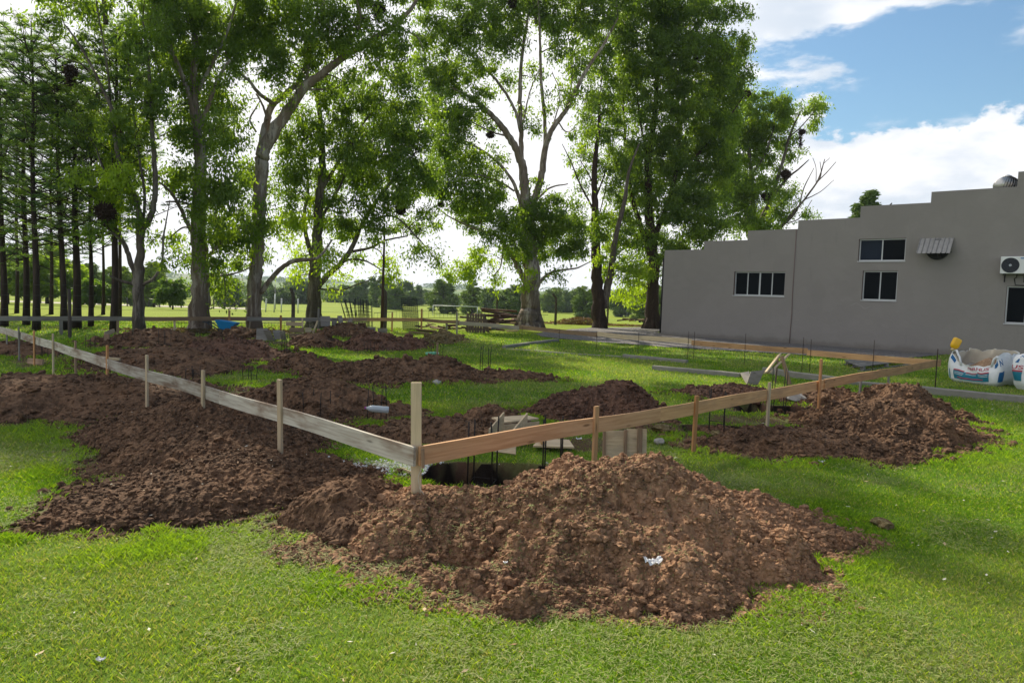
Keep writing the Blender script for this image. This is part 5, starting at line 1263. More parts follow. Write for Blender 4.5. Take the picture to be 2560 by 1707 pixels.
def big_tree(lab, base, D, limbs, blobs, bark, leafsize=.20, dens=1.0, tone=(.5, .3), cat='tree', name='eucalyptus_tree', deep=1.0, flare=1.5, droop=.75, grp='tall trees along the field edge', sub=.50, up=None, stems={}, tw=1.0):
    """limbs: list of [(px,py,width_px[,depth offset]), ...]; blobs: (px,py,rx,ry[,density[,yellow]])"""
    b = at_y(base[0], base[1], D); zb = float(terrain(b.x, D)); b.z = zb
    g = thing(name, b, lab, cat, grp); m_ = D/FPX; tk = MB(); tk0 = tk; samples = []
    limbs = list(limbs); blobs = [(q[0], q[1], q[2]*1.12, q[3]*1.12)+tuple(q[4:]) for q in blobs]
    if up:                                                   # the crown goes on above the frame
        x0, x1, yt, n_, dn = up
        for k in range(n_):
            t_ = (k+.5)/n_; yy_ = 10+(yt-10)*t_; hw_ = (x1-x0)/2*math.sin((1-t_*.8)*math.pi*.55)**.7
            for s_ in (-.75, 0, .75): blobs.append(((x0+x1)/2+s_*hw_+random.uniform(-15, 15), yy_+random.uniform(-20, 20), hw_*.48, (10-yt)/n_*.62, dn))
        limbs.append([((x0+x1)/2, 60, 12, 0), ((x0+x1)/2-10, yt*.4, 9, .4), ((x0+x1)/2+5, yt*.85, 4, .5)])
    for li, lb in enumerate(limbs):
        tk = MB() if li in stems else tk0
        P = []
        off = 0.0 if li == 0 else (RNG.random()-.5)*2.2
        for k, q in enumerate(lb):
            dd = q[3] if len(q) > 3 else off*k/max(1, len(lb)-1)*1.4
            p = at_y(q[0], q[1], D+dd); P.append((p.x, p.y, p.z, q[2]*m_/2*tw))
        if li == 0: P[0] = (b.x, b.y, zb-.15, P[0][3])
        Q = smooth_path(P, 6); r = Q[:, 3].copy()
        if len(Q) > 4: Q[2:-1, :3] += (RNG.random((len(Q)-3, 3))-.5)*r[2:-1, None]*.35
        n = 12 if r.max() > .2 else (8 if r.max() > .07 else 5)
        if li == 0:
            zz = Q[:, 2]-zb; r = r*(1+(flare-1)*.6*np.exp(-zz/.5)); V0 = len(tk.V)
        tk.tube(Q[:, :3], r, n, jit=.10 if r.max() > .1 else .0)
        if li == 0 and flare > 1.25:
            for k in range(7):                                   # root buttresses
                a = k*.9+RNG.random()*.5; rr = P[0][3]; e = Vector((math.cos(a), math.sin(a), 0))
                tk.tube([b+e*rr*.72+Vector((0, 0, rr*1.5)), b+e*rr*.95+Vector((0, 0, rr*.6)), b+e*rr*1.25+Vector((0, 0, -.05))], [rr*.14, rr*.24, rr*.22], 6, jit=.2)
        if li in stems: tk.build('stem', stems[li], g, smooth=True)
        samples += [tuple(q) for q in Q[max(1, len(Q)//5):]]
    tk0.build('trunk', bark, g, smooth=True)
    S = np.array(samples); br = MB(); LP = []; LT = []
    for bl in blobs:
        px, py, rx, ry = bl[:4]; de = (bl[4] if len(bl) > 4 else 1.0)*dens; yl = bl[5] if len(bl) > 5 else 0.0
        dd = (RNG.random()-.5)*3.0*deep; c = np.array(at_y(px, py, D+dd)); RX, RY = rx*m_, ry*m_; RD = (RX+RY)/2*.95*deep
        d2 = ((S[:, :3]-c)**2).sum(1)+2.0*np.maximum(0, S[:, 2]-c[2])**2; j = int(np.argmin(d2)); s0 = S[j]; dist = np.linalg.norm(s0[:3]-c)
        mid = (s0[:3]+c)/2+np.array([0, 0, .12*dist])+RNG.normal(size=3)*.08*dist; r0 = min(s0[3]*.6, .025+.012*dist)
        Q = smooth_path([(*s0[:3], r0), (*mid, r0*.7), (*c, r0*.35)], 5)
        if dist > .3: br.tube(Q[:, :3], Q[:, 3], 5)
        B = Q[len(Q)//3:, :3]
        n = max(5, int(de**.4*7.5*RX*RY/(sub*sub)*.62)); u = RNG.normal(size=(n, 3)); u /= np.linalg.norm(u, axis=1)[:, None]; u *= (RNG.random(n)**.42)[:, None]
        C_ = c+u*np.array([RX, RD, RY]); tot = de*1.75*math.pi*RX*RY/(.5*wr_*leafsize**2*.5)
        per = max(8, int(tot/n)); 
        for k in range(n):
            q = C_[k]; e = B[int(np.argmin(((B-q)**2).sum(1)))]; mm = (e+q)/2+np.array([0, 0, .10*np.linalg.norm(q-e)])+RNG.normal(size=3)*.05
            if k % 2 == 0 or de < .8: br.tube([e, mm, q], [.014, .009, .005], 3, cap=False)
            rs = sub*(.6+.9*RNG.random()); m2 = int(per*(.4+1.2*RNG.random())); w = RNG.normal(size=(m2, 3)); w *= .43
            p = q+w*rs*np.array([1.0, 1.0, .75]); p[:, 2] -= .10*rs*RNG.random(m2)
            LP.append(p); t0 = np.clip(tone[0]+tone[1]*1.3*(RNG.random()-.5)*2, 0, 1); y0 = np.clip(yl*1.15+.16*RNG.random()+(.45 if RNG.random() < .14 else 0), 0, 1)
            tt = np.clip(t0+.35*(RNG.random((m2, 1))-.5), 0, 1); col = GRN_D*(1-tt)+GRN_M*tt; sg = (RNG.random()*.6); col = col*(1-sg*.5)+GRN_S*sg*.5
            yy = np.clip(y0+.25*(RNG.random((m2, 1))-.4), 0, 1); col = col*(1-yy)+GRN_Y*yy; LT.append(col)
    br.build('branches', TWIG if bark is not BK_PALE else BK_GREY, g, smooth=True)
    P = np.concatenate(LP); V, F, C2 = leaves(P, leafsize, np.concatenate(LT), droop, wr_)
    o_ = np.array(g.location); cr = link('crown', np_mesh('crown', V-o_, F, LEAF, C2), g)
    return g, len(P)
wr_ = .40
TOT = 0
T = {}
T['1'] = big_tree('slender many-stemmed tree with a bird nest low in its crown, leftmost of the broad trees', (348, 836), 23.8,
 [[(348, 836, 30), (346, 760, 26), (345, 705, 26), (350, 640, 20), (354, 580, 17), (376, 545, 14), (386, 500, 13), (388, 440, 12), (383, 360, 11), (378, 280, 9), (371, 150, 7), (357, 50, 4)],
  [(343, 700, 15), (325, 650, 12), (310, 610, 11), (288, 570, 9), (270, 530, 8), (245, 490, 7), (215, 450, 6), (196, 415, 4)],
  [(349, 600, 16), (345, 520, 14), (320, 455, 12), (302, 420, 11), (292, 370, 10), (284, 310, 9), (276, 265, 9), (252, 215, 7), (226, 160, 6), (190, 100, 5), (160, 60, 3)],
  [(276, 268, 7), (272, 200, 6), (262, 130, 5), (250, 60, 4), (240, 0, 3)], [(358, 712, 9), (385, 695, 7), (405, 655, 6), (408, 600, 5), (417, 545, 3), (425, 500, 2)],
  [(340, 712, 9), (300, 702, 7), (275, 690, 5)], [(300, 600, 7), (262, 560, 5), (240, 520, 4), (215, 500, 2)], [(262, 225, 4), (210, 165, 3), (150, 140, 3), (110, 88, 2), (40, 60, 1.5)],
  [(352, 590, 9), (362, 500, 7), (352, 420, 6), (340, 330, 5), (330, 250, 4), (322, 150, 3), (330, 60, 2)], [(330, 480, 7), (300, 470, 5), (262, 430, 4), (240, 370, 3)]],
 [(300, 330, 60, 50, .75), (322, 160, 50, 70, .8), (365, 110, 45, 80, 1), (240, 250, 50, 40, .45), (205, 130, 40, 35, .5), (130, 60, 55, 30, .5), (55, 48, 30, 14, .4), (170, 20, 60, 30, .6), (240, 50, 40, 45, .6), (180, 330, 55, 45, .5), (310, 400, 55, 40, .9, .7),
  (272, 500, 36, 34, 1, .75), (232, 470, 36, 30, .7, .6), (352, 440, 36, 55, .9), (405, 655, 22, 16, .6), (345, 560, 28, 40, .5), (205, 440, 40, 36, .5, .3), (262, 545, 24, 26, .9), (165, 420, 40, 36, .4), (395, 250, 26, 55, 1), (350, 250, 45, 50, .9), (400, 180, 40, 50, .9),  # high yellow shares paint sunlit leaf clumps into the crown colour
  (350, 330, 36, 45, .9, .2), (290, 360, 30, 40, .9, .8), (300, 440, 34, 36, 1, .7), (330, 490, 30, 36, .8), (260, 300, 36, 30, .6), (240, 580, 24, 30, .5), (385, 600, 18, 24, .4), (410, 50, 40, 40, .8)], BK_GREY, .14, 1.0, (.45, .3), sub=.36, flare=1.25, up=(100, 430, -240, 3, .7))
T['2'] = big_tree('thick straight mottled trunk clothed in hanging dark foliage, tree left of the wheelbarrow', (500, 830), 26,
 [[(502, 832, 60), (500, 740, 47), (498, 650, 42), (496, 560, 38), (498, 480, 34), (500, 400, 30), (492, 300, 24), (482, 220, 20), (488, 120, 16), (480, 10, 10)],
  [(492, 600, 14), (470, 560, 10), (440, 500, 8), (418, 472, 7), (398, 455, 4)], [(492, 330, 15), (470, 230, 12), (425, 115, 11), (383, 15, 9), (370, -30, 6)], [(503, 660, 10), (560, 600, 7), (615, 560, 4)],
  [(500, 320, 12), (545, 200, 9), (575, 150, 6)], [(503, 680, 9), (545, 690, 6), (600, 680, 4), (640, 660, 3)], [(493, 520, 9), (455, 505, 6), (415, 505, 4)], [(440, 480, 4), (395, 440, 3)], [(488, 240, 10), (560, 100, 7), (590, 10, 5)]],
 [(470, 60, 75, 65, 1.2), (560, 60, 65, 65, 1.2), (520, 150, 85, 55, 1.3), (440, 140, 45, 40), (450, 225, 45, 45, 1), (565, 215, 26, 36, .5), (520, 255, 60, 45, 1.2), (500, 335, 55, 50, 1.3), (562, 330, 42, 48, 1), (442, 330, 30, 36, .6), (430, 425, 36, 36, .6), (470, 450, 36, 46, 1),
  (560, 430, 46, 56, 1), (595, 500, 36, 55, .9), (540, 540, 46, 50, 1), (560, 620, 46, 46, .9), (545, 700, 36, 36, .8), (566, 745, 16, 34, .6), (460, 640, 30, 26, .5), (428, 590, 26, 26, .5), (502, 700, 22, 46, .55), (592, 640, 26, 36, .4), (500, 520, 26, 55, .7), (405, 25, 50, 36, 1.1), (500, 600, 20, 50, .4), (530, 660, 26, 30, .6), (610, 590, 26, 40, .5), (420, 270, 24, 30, .4)], BK_PALE, .145, 1.15, (.38, .3), tw=.94, flare=1.25, up=(350, 660, -330, 4, .8))
T['3'] = big_tree('tall pale tree leaning right over the plot with an arched low limb', (637, 828), 27.5,
 [[(637, 830, 42), (637, 760, 38), (640, 680, 37), (644, 600, 36), (649, 500, 35), (653, 410, 36), (662, 368, 36), (692, 318, 32), (730, 262, 27), (765, 215, 24), (800, 190, 21), (850, 150, 18), (920, 105, 16), (980, 68, 13), (1030, 20, 10), (1050, -25, 7)],
  [(652, 420, 26), (657, 355, 22), (668, 300, 19), (682, 262, 18), (720, 230, 15), (750, 200, 13), (775, 130, 10), (790, 40, 7), (800, -20, 5)], [(686, 262, 12), (662, 245, 11), (645, 232, 10), (620, 200, 8), (582, 172, 7), (570, 150, 5), (560, 110, 3)],
  [(652, 732, 15, 0), (672, 705, 14, -.1), (700, 673, 13, -.3), (735, 653, 12, -.5), (772, 649, 10, -.6), (800, 640, 7, -.6), (830, 600, 5)], [(668, 300, 8), (655, 260, 6), (640, 235, 5)], [(640, 330, 6), (625, 300, 5), (640, 270, 4), (652, 250, 3)],
  [(765, 215, 9), (770, 130, 7), (740, 40, 5)], [(850, 150, 8), (900, 60, 6), (890, -10, 4)], [(770, 225, 6), (830, 222, 5), (870, 205, 3)], [(980, 70, 6), (1040, 90, 4), (1060, 130, 3)]],
 [(640, 60, 55, 55, 1), (720, 55, 65, 55, 1.1), (800, 55, 65, 55, 1.1), (870, 50, 55, 50, .9), (705, 150, 55, 50, 1.1), (765, 130, 50, 45, 1), (830, 115, 42, 34, .9), (650, 480, 34, 55, .6), (622, 420, 26, 56, .8), (640, 560, 34, 66, .5), (612, 580, 26, 46, .6), (672, 560, 24, 36, .4), (662, 625, 20, 34, .4),
  (900, 150, 46, 46, .9), (950, 60, 46, 50, .8), (1005, 110, 36, 46, .7), (785, 215, 30, 30, .7), (622, 250, 18, 26, .35), (602, 140, 42, 45, .9), (725, 250, 24, 24, .6, .3), (640, 20, 60, 30), (700, 210, 28, 28, .7), (860, 205, 36, 30, .7), (940, 130, 36, 36, .6), (690, 90, 50, 45)], BK_PALE, .15, 1.0, (.55, .3), tw=.9, flare=1.25, up=(600, 1020, -390, 4, .8))
T['4'] = big_tree('broad spreading tree with low right-hand limbs and yellowish undergrowth, behind the lamp post', (787, 822), 31,
 [[(787, 824, 40), (786, 740, 33), (790, 640, 28), (795, 560, 24), (800, 480, 20), (806, 400, 17), (800, 300, 13), (790, 210, 8)], [(785, 652, 13), (768, 600, 11), (760, 540, 9), (770, 480, 7), (765, 420, 5), (750, 340, 3)],
  [(790, 722, 17), (820, 688, 15), (850, 660, 13), (880, 620, 12), (905, 560, 10), (950, 490, 9), (1000, 430, 7), (1040, 380, 5)], [(868, 632, 8), (930, 618, 6), (960, 602, 5), (1020, 590, 3)], [(802, 722, 5), (850, 726, 4), (890, 712, 3), (925, 700, 2)],
  [(840, 665, 6), (880, 648, 5), (920, 655, 4), (960, 680, 2)], [(800, 480, 10), (850, 400, 8), (900, 320, 6), (960, 240, 4)], [(905, 560, 6), (980, 540, 5), (1040, 590, 4), (1095, 655, 2)], [(795, 560, 8), (830, 500, 7), (860, 440, 5), (870, 360, 4)], [(950, 490, 5), (1000, 500, 4), (1060, 470, 3)]],
 [(760, 330, 55, 55), (830, 300, 55, 55, 1.1), (880, 360, 65, 55, 1.2), (940, 300, 65, 65, 1.1), (1000, 260, 55, 55, .9), (900, 230, 55, 45, .9), (820, 225, 42, 36, .8), (760, 420, 46, 46, .9), (840, 440, 55, 46, 1.1), (920, 445, 65, 46, 1.2), (992, 425, 56, 55, 1.2), (1048, 380, 46, 55, 1), (1040, 465, 36, 36, 1), (982, 505, 56, 32, 1), (1005, 572, 55, 22, .7),
  (1062, 618, 36, 22, .8), (1092, 652, 20, 16, .6), (742, 560, 36, 36, .9, .8), (850, 565, 44, 44, .9, .5), (822, 640, 42, 32, .7, .8), (762, 640, 32, 36, .7, .9), (900, 640, 34, 20, .35), (962, 655, 26, 26, .8, .6), (982, 695, 18, 20, .6, .7), (720, 480, 36, 46, .9), (702, 575, 26, 34, .6, .5), (742, 690, 26, 16, .6, .9), (942, 540, 42, 34, .9), (1062, 540, 34, 36, .7), (870, 515, 44, 44, 1),
  (790, 505, 34, 46, .9, .3), (1050, 285, 46, 55, .8), (985, 170, 50, 46, .7), (860, 690, 26, 16, .4, .6), (825, 722, 22, 10, .5, .8), (730, 390, 34, 50, .8), (1090, 470, 30, 30, .7), (1010, 330, 46, 46, 1), (940, 590, 30, 20, .6)], BK_GREY, .155, 1.05, (.40, .3), up=(720, 1080, -240, 3, .7))
T['5'] = big_tree('huge central gum tree with pale forking limbs spreading wide', (1325, 812), 39.5,
 [[(1323, 814, 88), (1325, 770, 74), (1328, 700, 66), (1325, 620, 58), (1318, 540, 48), (1312, 485, 40), (1308, 430, 32), (1296, 385, 29), (1270, 340, 25), (1240, 300, 21), (1200, 262, 16), (1165, 238, 10), (1120, 215, 5)],
  [(1310, 460, 22), (1303, 380, 19), (1303, 320, 17), (1300, 240, 15), (1305, 140, 12), (1320, 40, 9), (1325, -30, 6)], [(1301, 330, 12), (1285, 270, 11), (1240, 200, 10), (1190, 150, 8), (1130, 90, 5), (1090, 50, 3)],
  [(1325, 540, 32), (1342, 480, 26), (1356, 425, 25), (1364, 370, 22), (1378, 328, 20), (1412, 280, 17), (1440, 225, 15), (1470, 170, 12), (1510, 110, 9), (1545, 45, 5)], [(1362, 400, 14), (1362, 300, 13), (1353, 200, 11), (1350, 100, 9), (1345, -10, 6)],
  [(1314, 708, 22), (1292, 662, 18), (1268, 622, 15), (1245, 592, 11), (1182, 570, 8), (1120, 540, 5), (1095, 520, 3)], [(1306, 520, 18), (1282, 455, 13), (1240, 402, 10), (1180, 362, 8), (1130, 340, 5), (1080, 330, 3)], [(1286, 478, 8), (1250, 455, 7), (1190, 436, 5), (1150, 440, 3)],
  [(1343, 712, 14), (1370, 686, 11), (1400, 676, 8), (1442, 670, 6), (1480, 652, 3)], [(1258, 615, 6), (1252, 665, 5), (1236, 690, 4), (1240, 720, 2)], [(1412, 282, 8), (1430, 200, 6), (1425, 120, 5), (1410, 40, 3)], [(1342, 500, 9), (1375, 470, 7), (1420, 460, 4)], [(1270, 340, 8), (1230, 330, 6), (1150, 290, 4)],
  [(1303, 330, 7), (1325, 230, 5), (1350, 170, 3)], [(1378, 330, 6), (1400, 240, 4), (1380, 180, 3)], [(1392, 300, 6), (1415, 330, 5), (1440, 320, 3)]],
 [(1340, 25, 55, 40, .8), (1255, 55, 55, 55, .8), (1180, 55, 55, 55, .9), (1118, 90, 46, 46, .9), (1195, 145, 46, 36, .8), (1290, 105, 32, 34, .5), (1425, 55, 55, 46, .8), (1482, 40, 46, 46, .8), (1400, 125, 32, 32, .5), (1325, 195, 26, 36, .4), (1130, 190, 46, 46, 1), (1152, 275, 46, 46, .9), (1200, 235, 36, 30, .5), (1212, 310, 30, 26, .4), (1175, 395, 46, 40, .8, .2),
  (1095, 450, 46, 50, 1), (1160, 490, 46, 50, 1), (1222, 515, 46, 46, 1), (1272, 555, 46, 34, 1.1), (1342, 540, 55, 44, 1.3), (1402, 530, 46, 44, 1.2), (1442, 560, 36, 36, 1), (1422, 620, 46, 34, 1.1), (1362, 608, 46, 46, 1.2), (1302, 608, 34, 36, 1), (1232, 590, 36, 22, .5), (1205, 640, 36, 24, .7, .5), (1155, 675, 50, 24, .8, .4), (1245, 490, 22, 30, .5), (1330, 318, 16, 24, .5),
  (1445, 160, 44, 50, .5), (1462, 250, 34, 50, .5), (1452, 335, 26, 32, .4), (1120, 385, 42, 40, 1), (1240, 705, 16, 22, .5, .5), (1388, 682, 26, 14, .6), (1310, 690, 16, 34, .5, .4), (1331, 455, 20, 26, .5), (1245, 385, 26, 30, .35), (1240, 445, 24, 26, .4), (1105, 320, 40, 40, .9), (1265, 200, 26, 26, .35), (1090, 250, 36, 45, .8), (1310, 280, 18, 24, .35), (1282, 640, 34, 30, .8), (1405, 240, 22, 30, .35), (1360, 250, 14, 40, .35), (1180, 545, 40, 30, .9), (1075, 180, 46, 46, .8), (1065, 90, 40, 46, .7), (1160, 340, 40, 34, .6), (1255, 120, 34, 34, .6), (1215, 440, 30, 26, .5)], BK_PALE, .185, 1.4, (.50, .35), tw=.66, flare=1.5, up=(1080, 1600, -400, 4, .75))
T['6'] = big_tree('twin-trunked tree with one dark peeling stem and one pale leaning stem', (1500, 812), 42,
 [[(1500, 813, 52), (1497, 760, 46), (1492, 680, 36), (1490, 600, 30), (1488, 520, 24), (1486, 430, 19), (1496, 330, 13), (1500, 250, 7)], [(1508, 770, 30, 0), (1520, 715, 26, 0), (1530, 660, 21, 0), (1538, 600, 17), (1560, 510, 14), (1572, 430, 10), (1598, 360, 5)],
  [(1488, 530, 8), (1455, 470, 6), (1425, 400, 4), (1405, 360, 2)], [(1487, 500, 7), (1510, 440, 5), (1525, 380, 3)], [(1489, 590, 5), (1465, 575, 4), (1440, 580, 2)], [(1488, 470, 5), (1468, 430, 4), (1450, 400, 2)], [(1500, 530, 4), (1515, 470, 3), (1520, 430, 2)]],
 [(1500, 415, 34, 34, .45), (1460, 395, 34, 44, .45), (1512, 560, 26, 34, .8, .3), (1542, 620, 32, 44, .9, .3), (1492, 640, 20, 26, .6, .4), (1562, 555, 36, 44, .9), (1572, 680, 36, 24, .8, .4), (1450, 480, 26, 26, .3), (1532, 300, 36, 55, .7), (1490, 335, 30, 40, .5), (1520, 680, 24, 30, .7, .3), (1500, 590, 24, 24, .7), (1535, 480, 26, 40, .7), (1475, 585, 14, 20, .5), (1500, 120, 46, 60, .8), (1510, 220, 40, 55, .8), (1480, 300, 34, 40, .5), (1545, 410, 34, 44, .8)], BK_RED, .185, 1.2, (.45, .3), tw=.72, flare=1.25, stems={1: BK_GREY}, up=(1420, 1600, -250, 2, .9))
T['7'] = big_tree('very dense tall tree with a stripped dark trunk, left of the grey building', (1630, 814), 44,
 [[(1630, 815, 46), (1632, 760, 38), (1634, 690, 34), (1632, 620, 30), (1622, 520, 25), (1622, 400, 20), (1635, 300, 16), (1642, 200, 12), (1640, 90, 7)], [(1626, 640, 18), (1600, 560, 15), (1580, 490, 12), (1568, 400, 9), (1560, 300, 7), (1555, 200, 4)],
  [(1632, 600, 16), (1665, 520, 13), (1690, 430, 11), (1700, 330, 9), (1715, 220, 7), (1740, 120, 4)], [(1690, 430, 9), (1750, 380, 7), (1810, 310, 5), (1860, 240, 3)], [(1632, 700, 12), (1655, 650, 9), (1700, 610, 6), (1745, 590, 3)], [(1640, 200, 9), (1700, 110, 7), (1770, 40, 4)], [(1622, 400, 7), (1600, 300, 5), (1590, 200, 3)]],
 [(1620, 50, 85, 60, 1), (1700, 55, 75, 60, 1), (1785, 32, 46, 24, .8), (1562, 140, 60, 65, .9), (1650, 160, 85, 75, 1.2), (1740, 150, 75, 65, 1.1), (1808, 118, 46, 40, 1), (1580, 260, 60, 65, 1), (1680, 270, 85, 75, 1.3), (1770, 250, 75, 65, 1.2), (1835, 205, 46, 55, 1), (1862, 165, 22, 34, .8), (1562, 375, 50, 50, .8), (1650, 385, 75, 65, 1.3), (1740, 375, 65, 65, 1.2),
  (1602, 495, 50, 55, .9), (1680, 505, 75, 55, 1.2), (1755, 495, 55, 55, 1.2), (1640, 600, 60, 46, .8), (1722, 590, 55, 46, .9), (1592, 600, 42, 50, .7), (1602, 680, 46, 34, .8, .4), (1562, 735, 34, 24, .6, .95), (1598, 740, 30, 28, .5, .8), (1700, 20, 90, 30, .9), (1545, 50, 46, 50, .7), (1690, 440, 60, 50, 1.1), (1640, 655, 40, 24, .6), (1800, 180, 40, 40, 1), (1790, 330, 55, 55, 1.1), (1800, 430, 46, 55, 1), (1590, 440, 46, 46, .9), (1840, 110, 34, 26, .7), (1850, 30, 26, 20, .7), (1780, 560, 50, 40, 1), (1690, 640, 46, 26, .8)], BK_RED, .185, 1.2, (.45, .35), tw=.85, flare=1.3, up=(1500, 1800, -380, 4, .8))
T['8'] = big_tree('tree with steep bare grey branches rising behind the building, with nests', (1885, 815), 53,
 [[(1885, 815, 30), (1884, 700, 26), (1880, 600, 22), (1866, 520, 17), (1832, 400, 12), (1815, 300, 8), (1805, 250, 4)], [(1880, 590, 15), (1882, 520, 13), (1878, 430, 10), (1870, 350, 7), (1880, 270, 4)], [(1884, 600, 15), (1925, 500, 11), (1952, 420, 8), (1975, 340, 6), (2000, 280, 4)],
  [(1925, 500, 7), (1965, 450, 5), (2000, 420, 4), (2022, 400, 2)], [(1920, 600, 9), (1970, 545, 7), (2010, 500, 5), (2045, 450, 4), (2062, 398, 2)], [(2046, 452, 3), (2068, 430, 2.5), (2090, 405, 1.5)], [(2030, 475, 3), (2052, 440, 2), (2050, 405, 1.5)], [(1940, 580, 5), (1990, 530, 4), (2010, 470, 3), (2035, 420, 1.5)],
  [(2010, 500, 3), (2050, 480, 2), (2085, 450, 1.2)], [(1850, 470, 7), (1905, 400, 5), (1935, 320, 3)], [(1976, 340, 4), (2000, 320, 3), (2035, 280, 2)], [(1960, 560, 3), (2000, 545, 2.5), (2030, 500, 1.5)], [(2040, 455, 2), (2040, 420, 1.6), (2032, 395, 1.2)], [(2058, 410, 1.8), (2075, 395, 1.2)]],
 [(1870, 325, 50, 42, 1), (1925, 268, 50, 40, 1), (1895, 378, 50, 42, 1.1), (1962, 330, 34, 44, .8), (1978, 385, 24, 34, .6), (2038, 262, 24, 24, .9, .3), (2040, 305, 18, 24, .8, .2), (1830, 420, 44, 55, 1), (1880, 475, 55, 44, .8), (1940, 460, 42, 44, .8), (1955, 545, 32, 28, .7), (1840, 555, 55, 34, .9), (1900, 560, 42, 34, .9), (1800, 480, 36, 55, .9), (2025, 535, 24, 12, .6), (1860, 250, 34, 30, .8), (1910, 320, 40, 36, .9), (2010, 270, 14, 16, .7), (1820, 350, 34, 46, .9), (1990, 500, 12, 24, .4), (1835, 300, 40, 45, 1), (1850, 490, 46, 50, 1), (1930, 520, 40, 34, .8), (1960, 280, 26, 30, .9)], BK_GREY, .20, 1.25, (.55, .3))
# small dark conifer tip behind the roof
def generic(lab, px, yb, D, rx, ytop, tone=(.4, .3), yl=0.0, name='broadleaf_tree', leaf=.3, dens=1.0, trunk_h=.25, bark=BK_DARK, shape=1.0, grp='trees beyond the field', nb=14, cat='tree'):
    b = at_y(px, yb, D); b.z = float(terrain(b.x, D)) if D < 395 else float(hz(b.x, np.array(float(D)))); H = at_y(px, ytop, D).z-b.z; m_ = D/FPX; R_ = rx*m_; g = thing(name, b, lab, cat, grp)
    f = MB(); top = b+Vector((R_*.1, 0, H*.75)); f.tube([b-Vector((0, 0, .2)), b+Vector((0, 0, H*.3)), top], [max(.05, H*.03), H*.022, H*.008], 7, jit=.1); S = []
    for k in range(5):
        a = k*1.3+RNG.random(); s = b+Vector((0, 0, H*(trunk_h+.1*k))); e = s+Vector((math.cos(a)*R_*.6, math.sin(a)*R_*.6, H*.22)); f.tube([s, (s+e)/2+Vector((0, 0, H*.02)), e], [H*.012, H*.009, H*.004], 5)
    f.build('trunk', bark, g, smooth=True); LP, LT = [], []; h0 = H*trunk_h
    for k in range(nb):
        z_ = h0+(H-h0)*(k+.6)/nb; s = (k+.5)/nb; w = (math.sin((.25+.69*s)*math.pi)**.5 if shape == 1.0 else (1-s)**.9+.08)
        for q in range(max(2, int(5*w))):
            a = RNG.random()*6.283; rr_ = R_*w*(.15+.85*RNG.random()**.6); c = np.array([b.x+math.cos(a)*rr_, b.y+math.sin(a)*rr_, b.z+z_+(RNG.random()-.5)*H*.06]); rs = R_*.30*(.6+.7*RNG.random())*(w*.6+.4)
            n = int(dens*2.2*rs*rs*3.14/(.075*leaf*leaf)); w3 = RNG.normal(size=(n, 3)); w3 /= np.linalg.norm(w3, axis=1)[:, None]; w3 *= (RNG.random(n)**.45)[:, None]; LP.append(c+w3*rs*np.array([1, 1, .75]))
            t0 = np.clip(tone[0]+tone[1]*(RNG.random()-.5)*2, 0, 1); tt = np.clip(t0+.3*(RNG.random((n, 1))-.5), 0, 1); col = GRN_D*(1-tt)+GRN_M*tt; yy = np.clip(yl+.3*(RNG.random((n, 1))-.5)+.2*(RNG.random()-.5), 0, 1); LT.append(col*(1-yy)+GRN_Y*yy)
    V, F, C2 = leaves(np.concatenate(LP), leaf, np.concatenate(LT), .45, .42); link('crown', np_mesh('crown', V-np.array(b), F, LEAF if D < 75 else LEAFF, C2), g); return g
generic('dark tip of a conifer showing above the roof step', 2150, 800, 76, 95, 478, (.1, .2), 0, 'conifer_tree', .34, 1.7, .3, BK_DARK, 0.5, nb=24, grp=None)
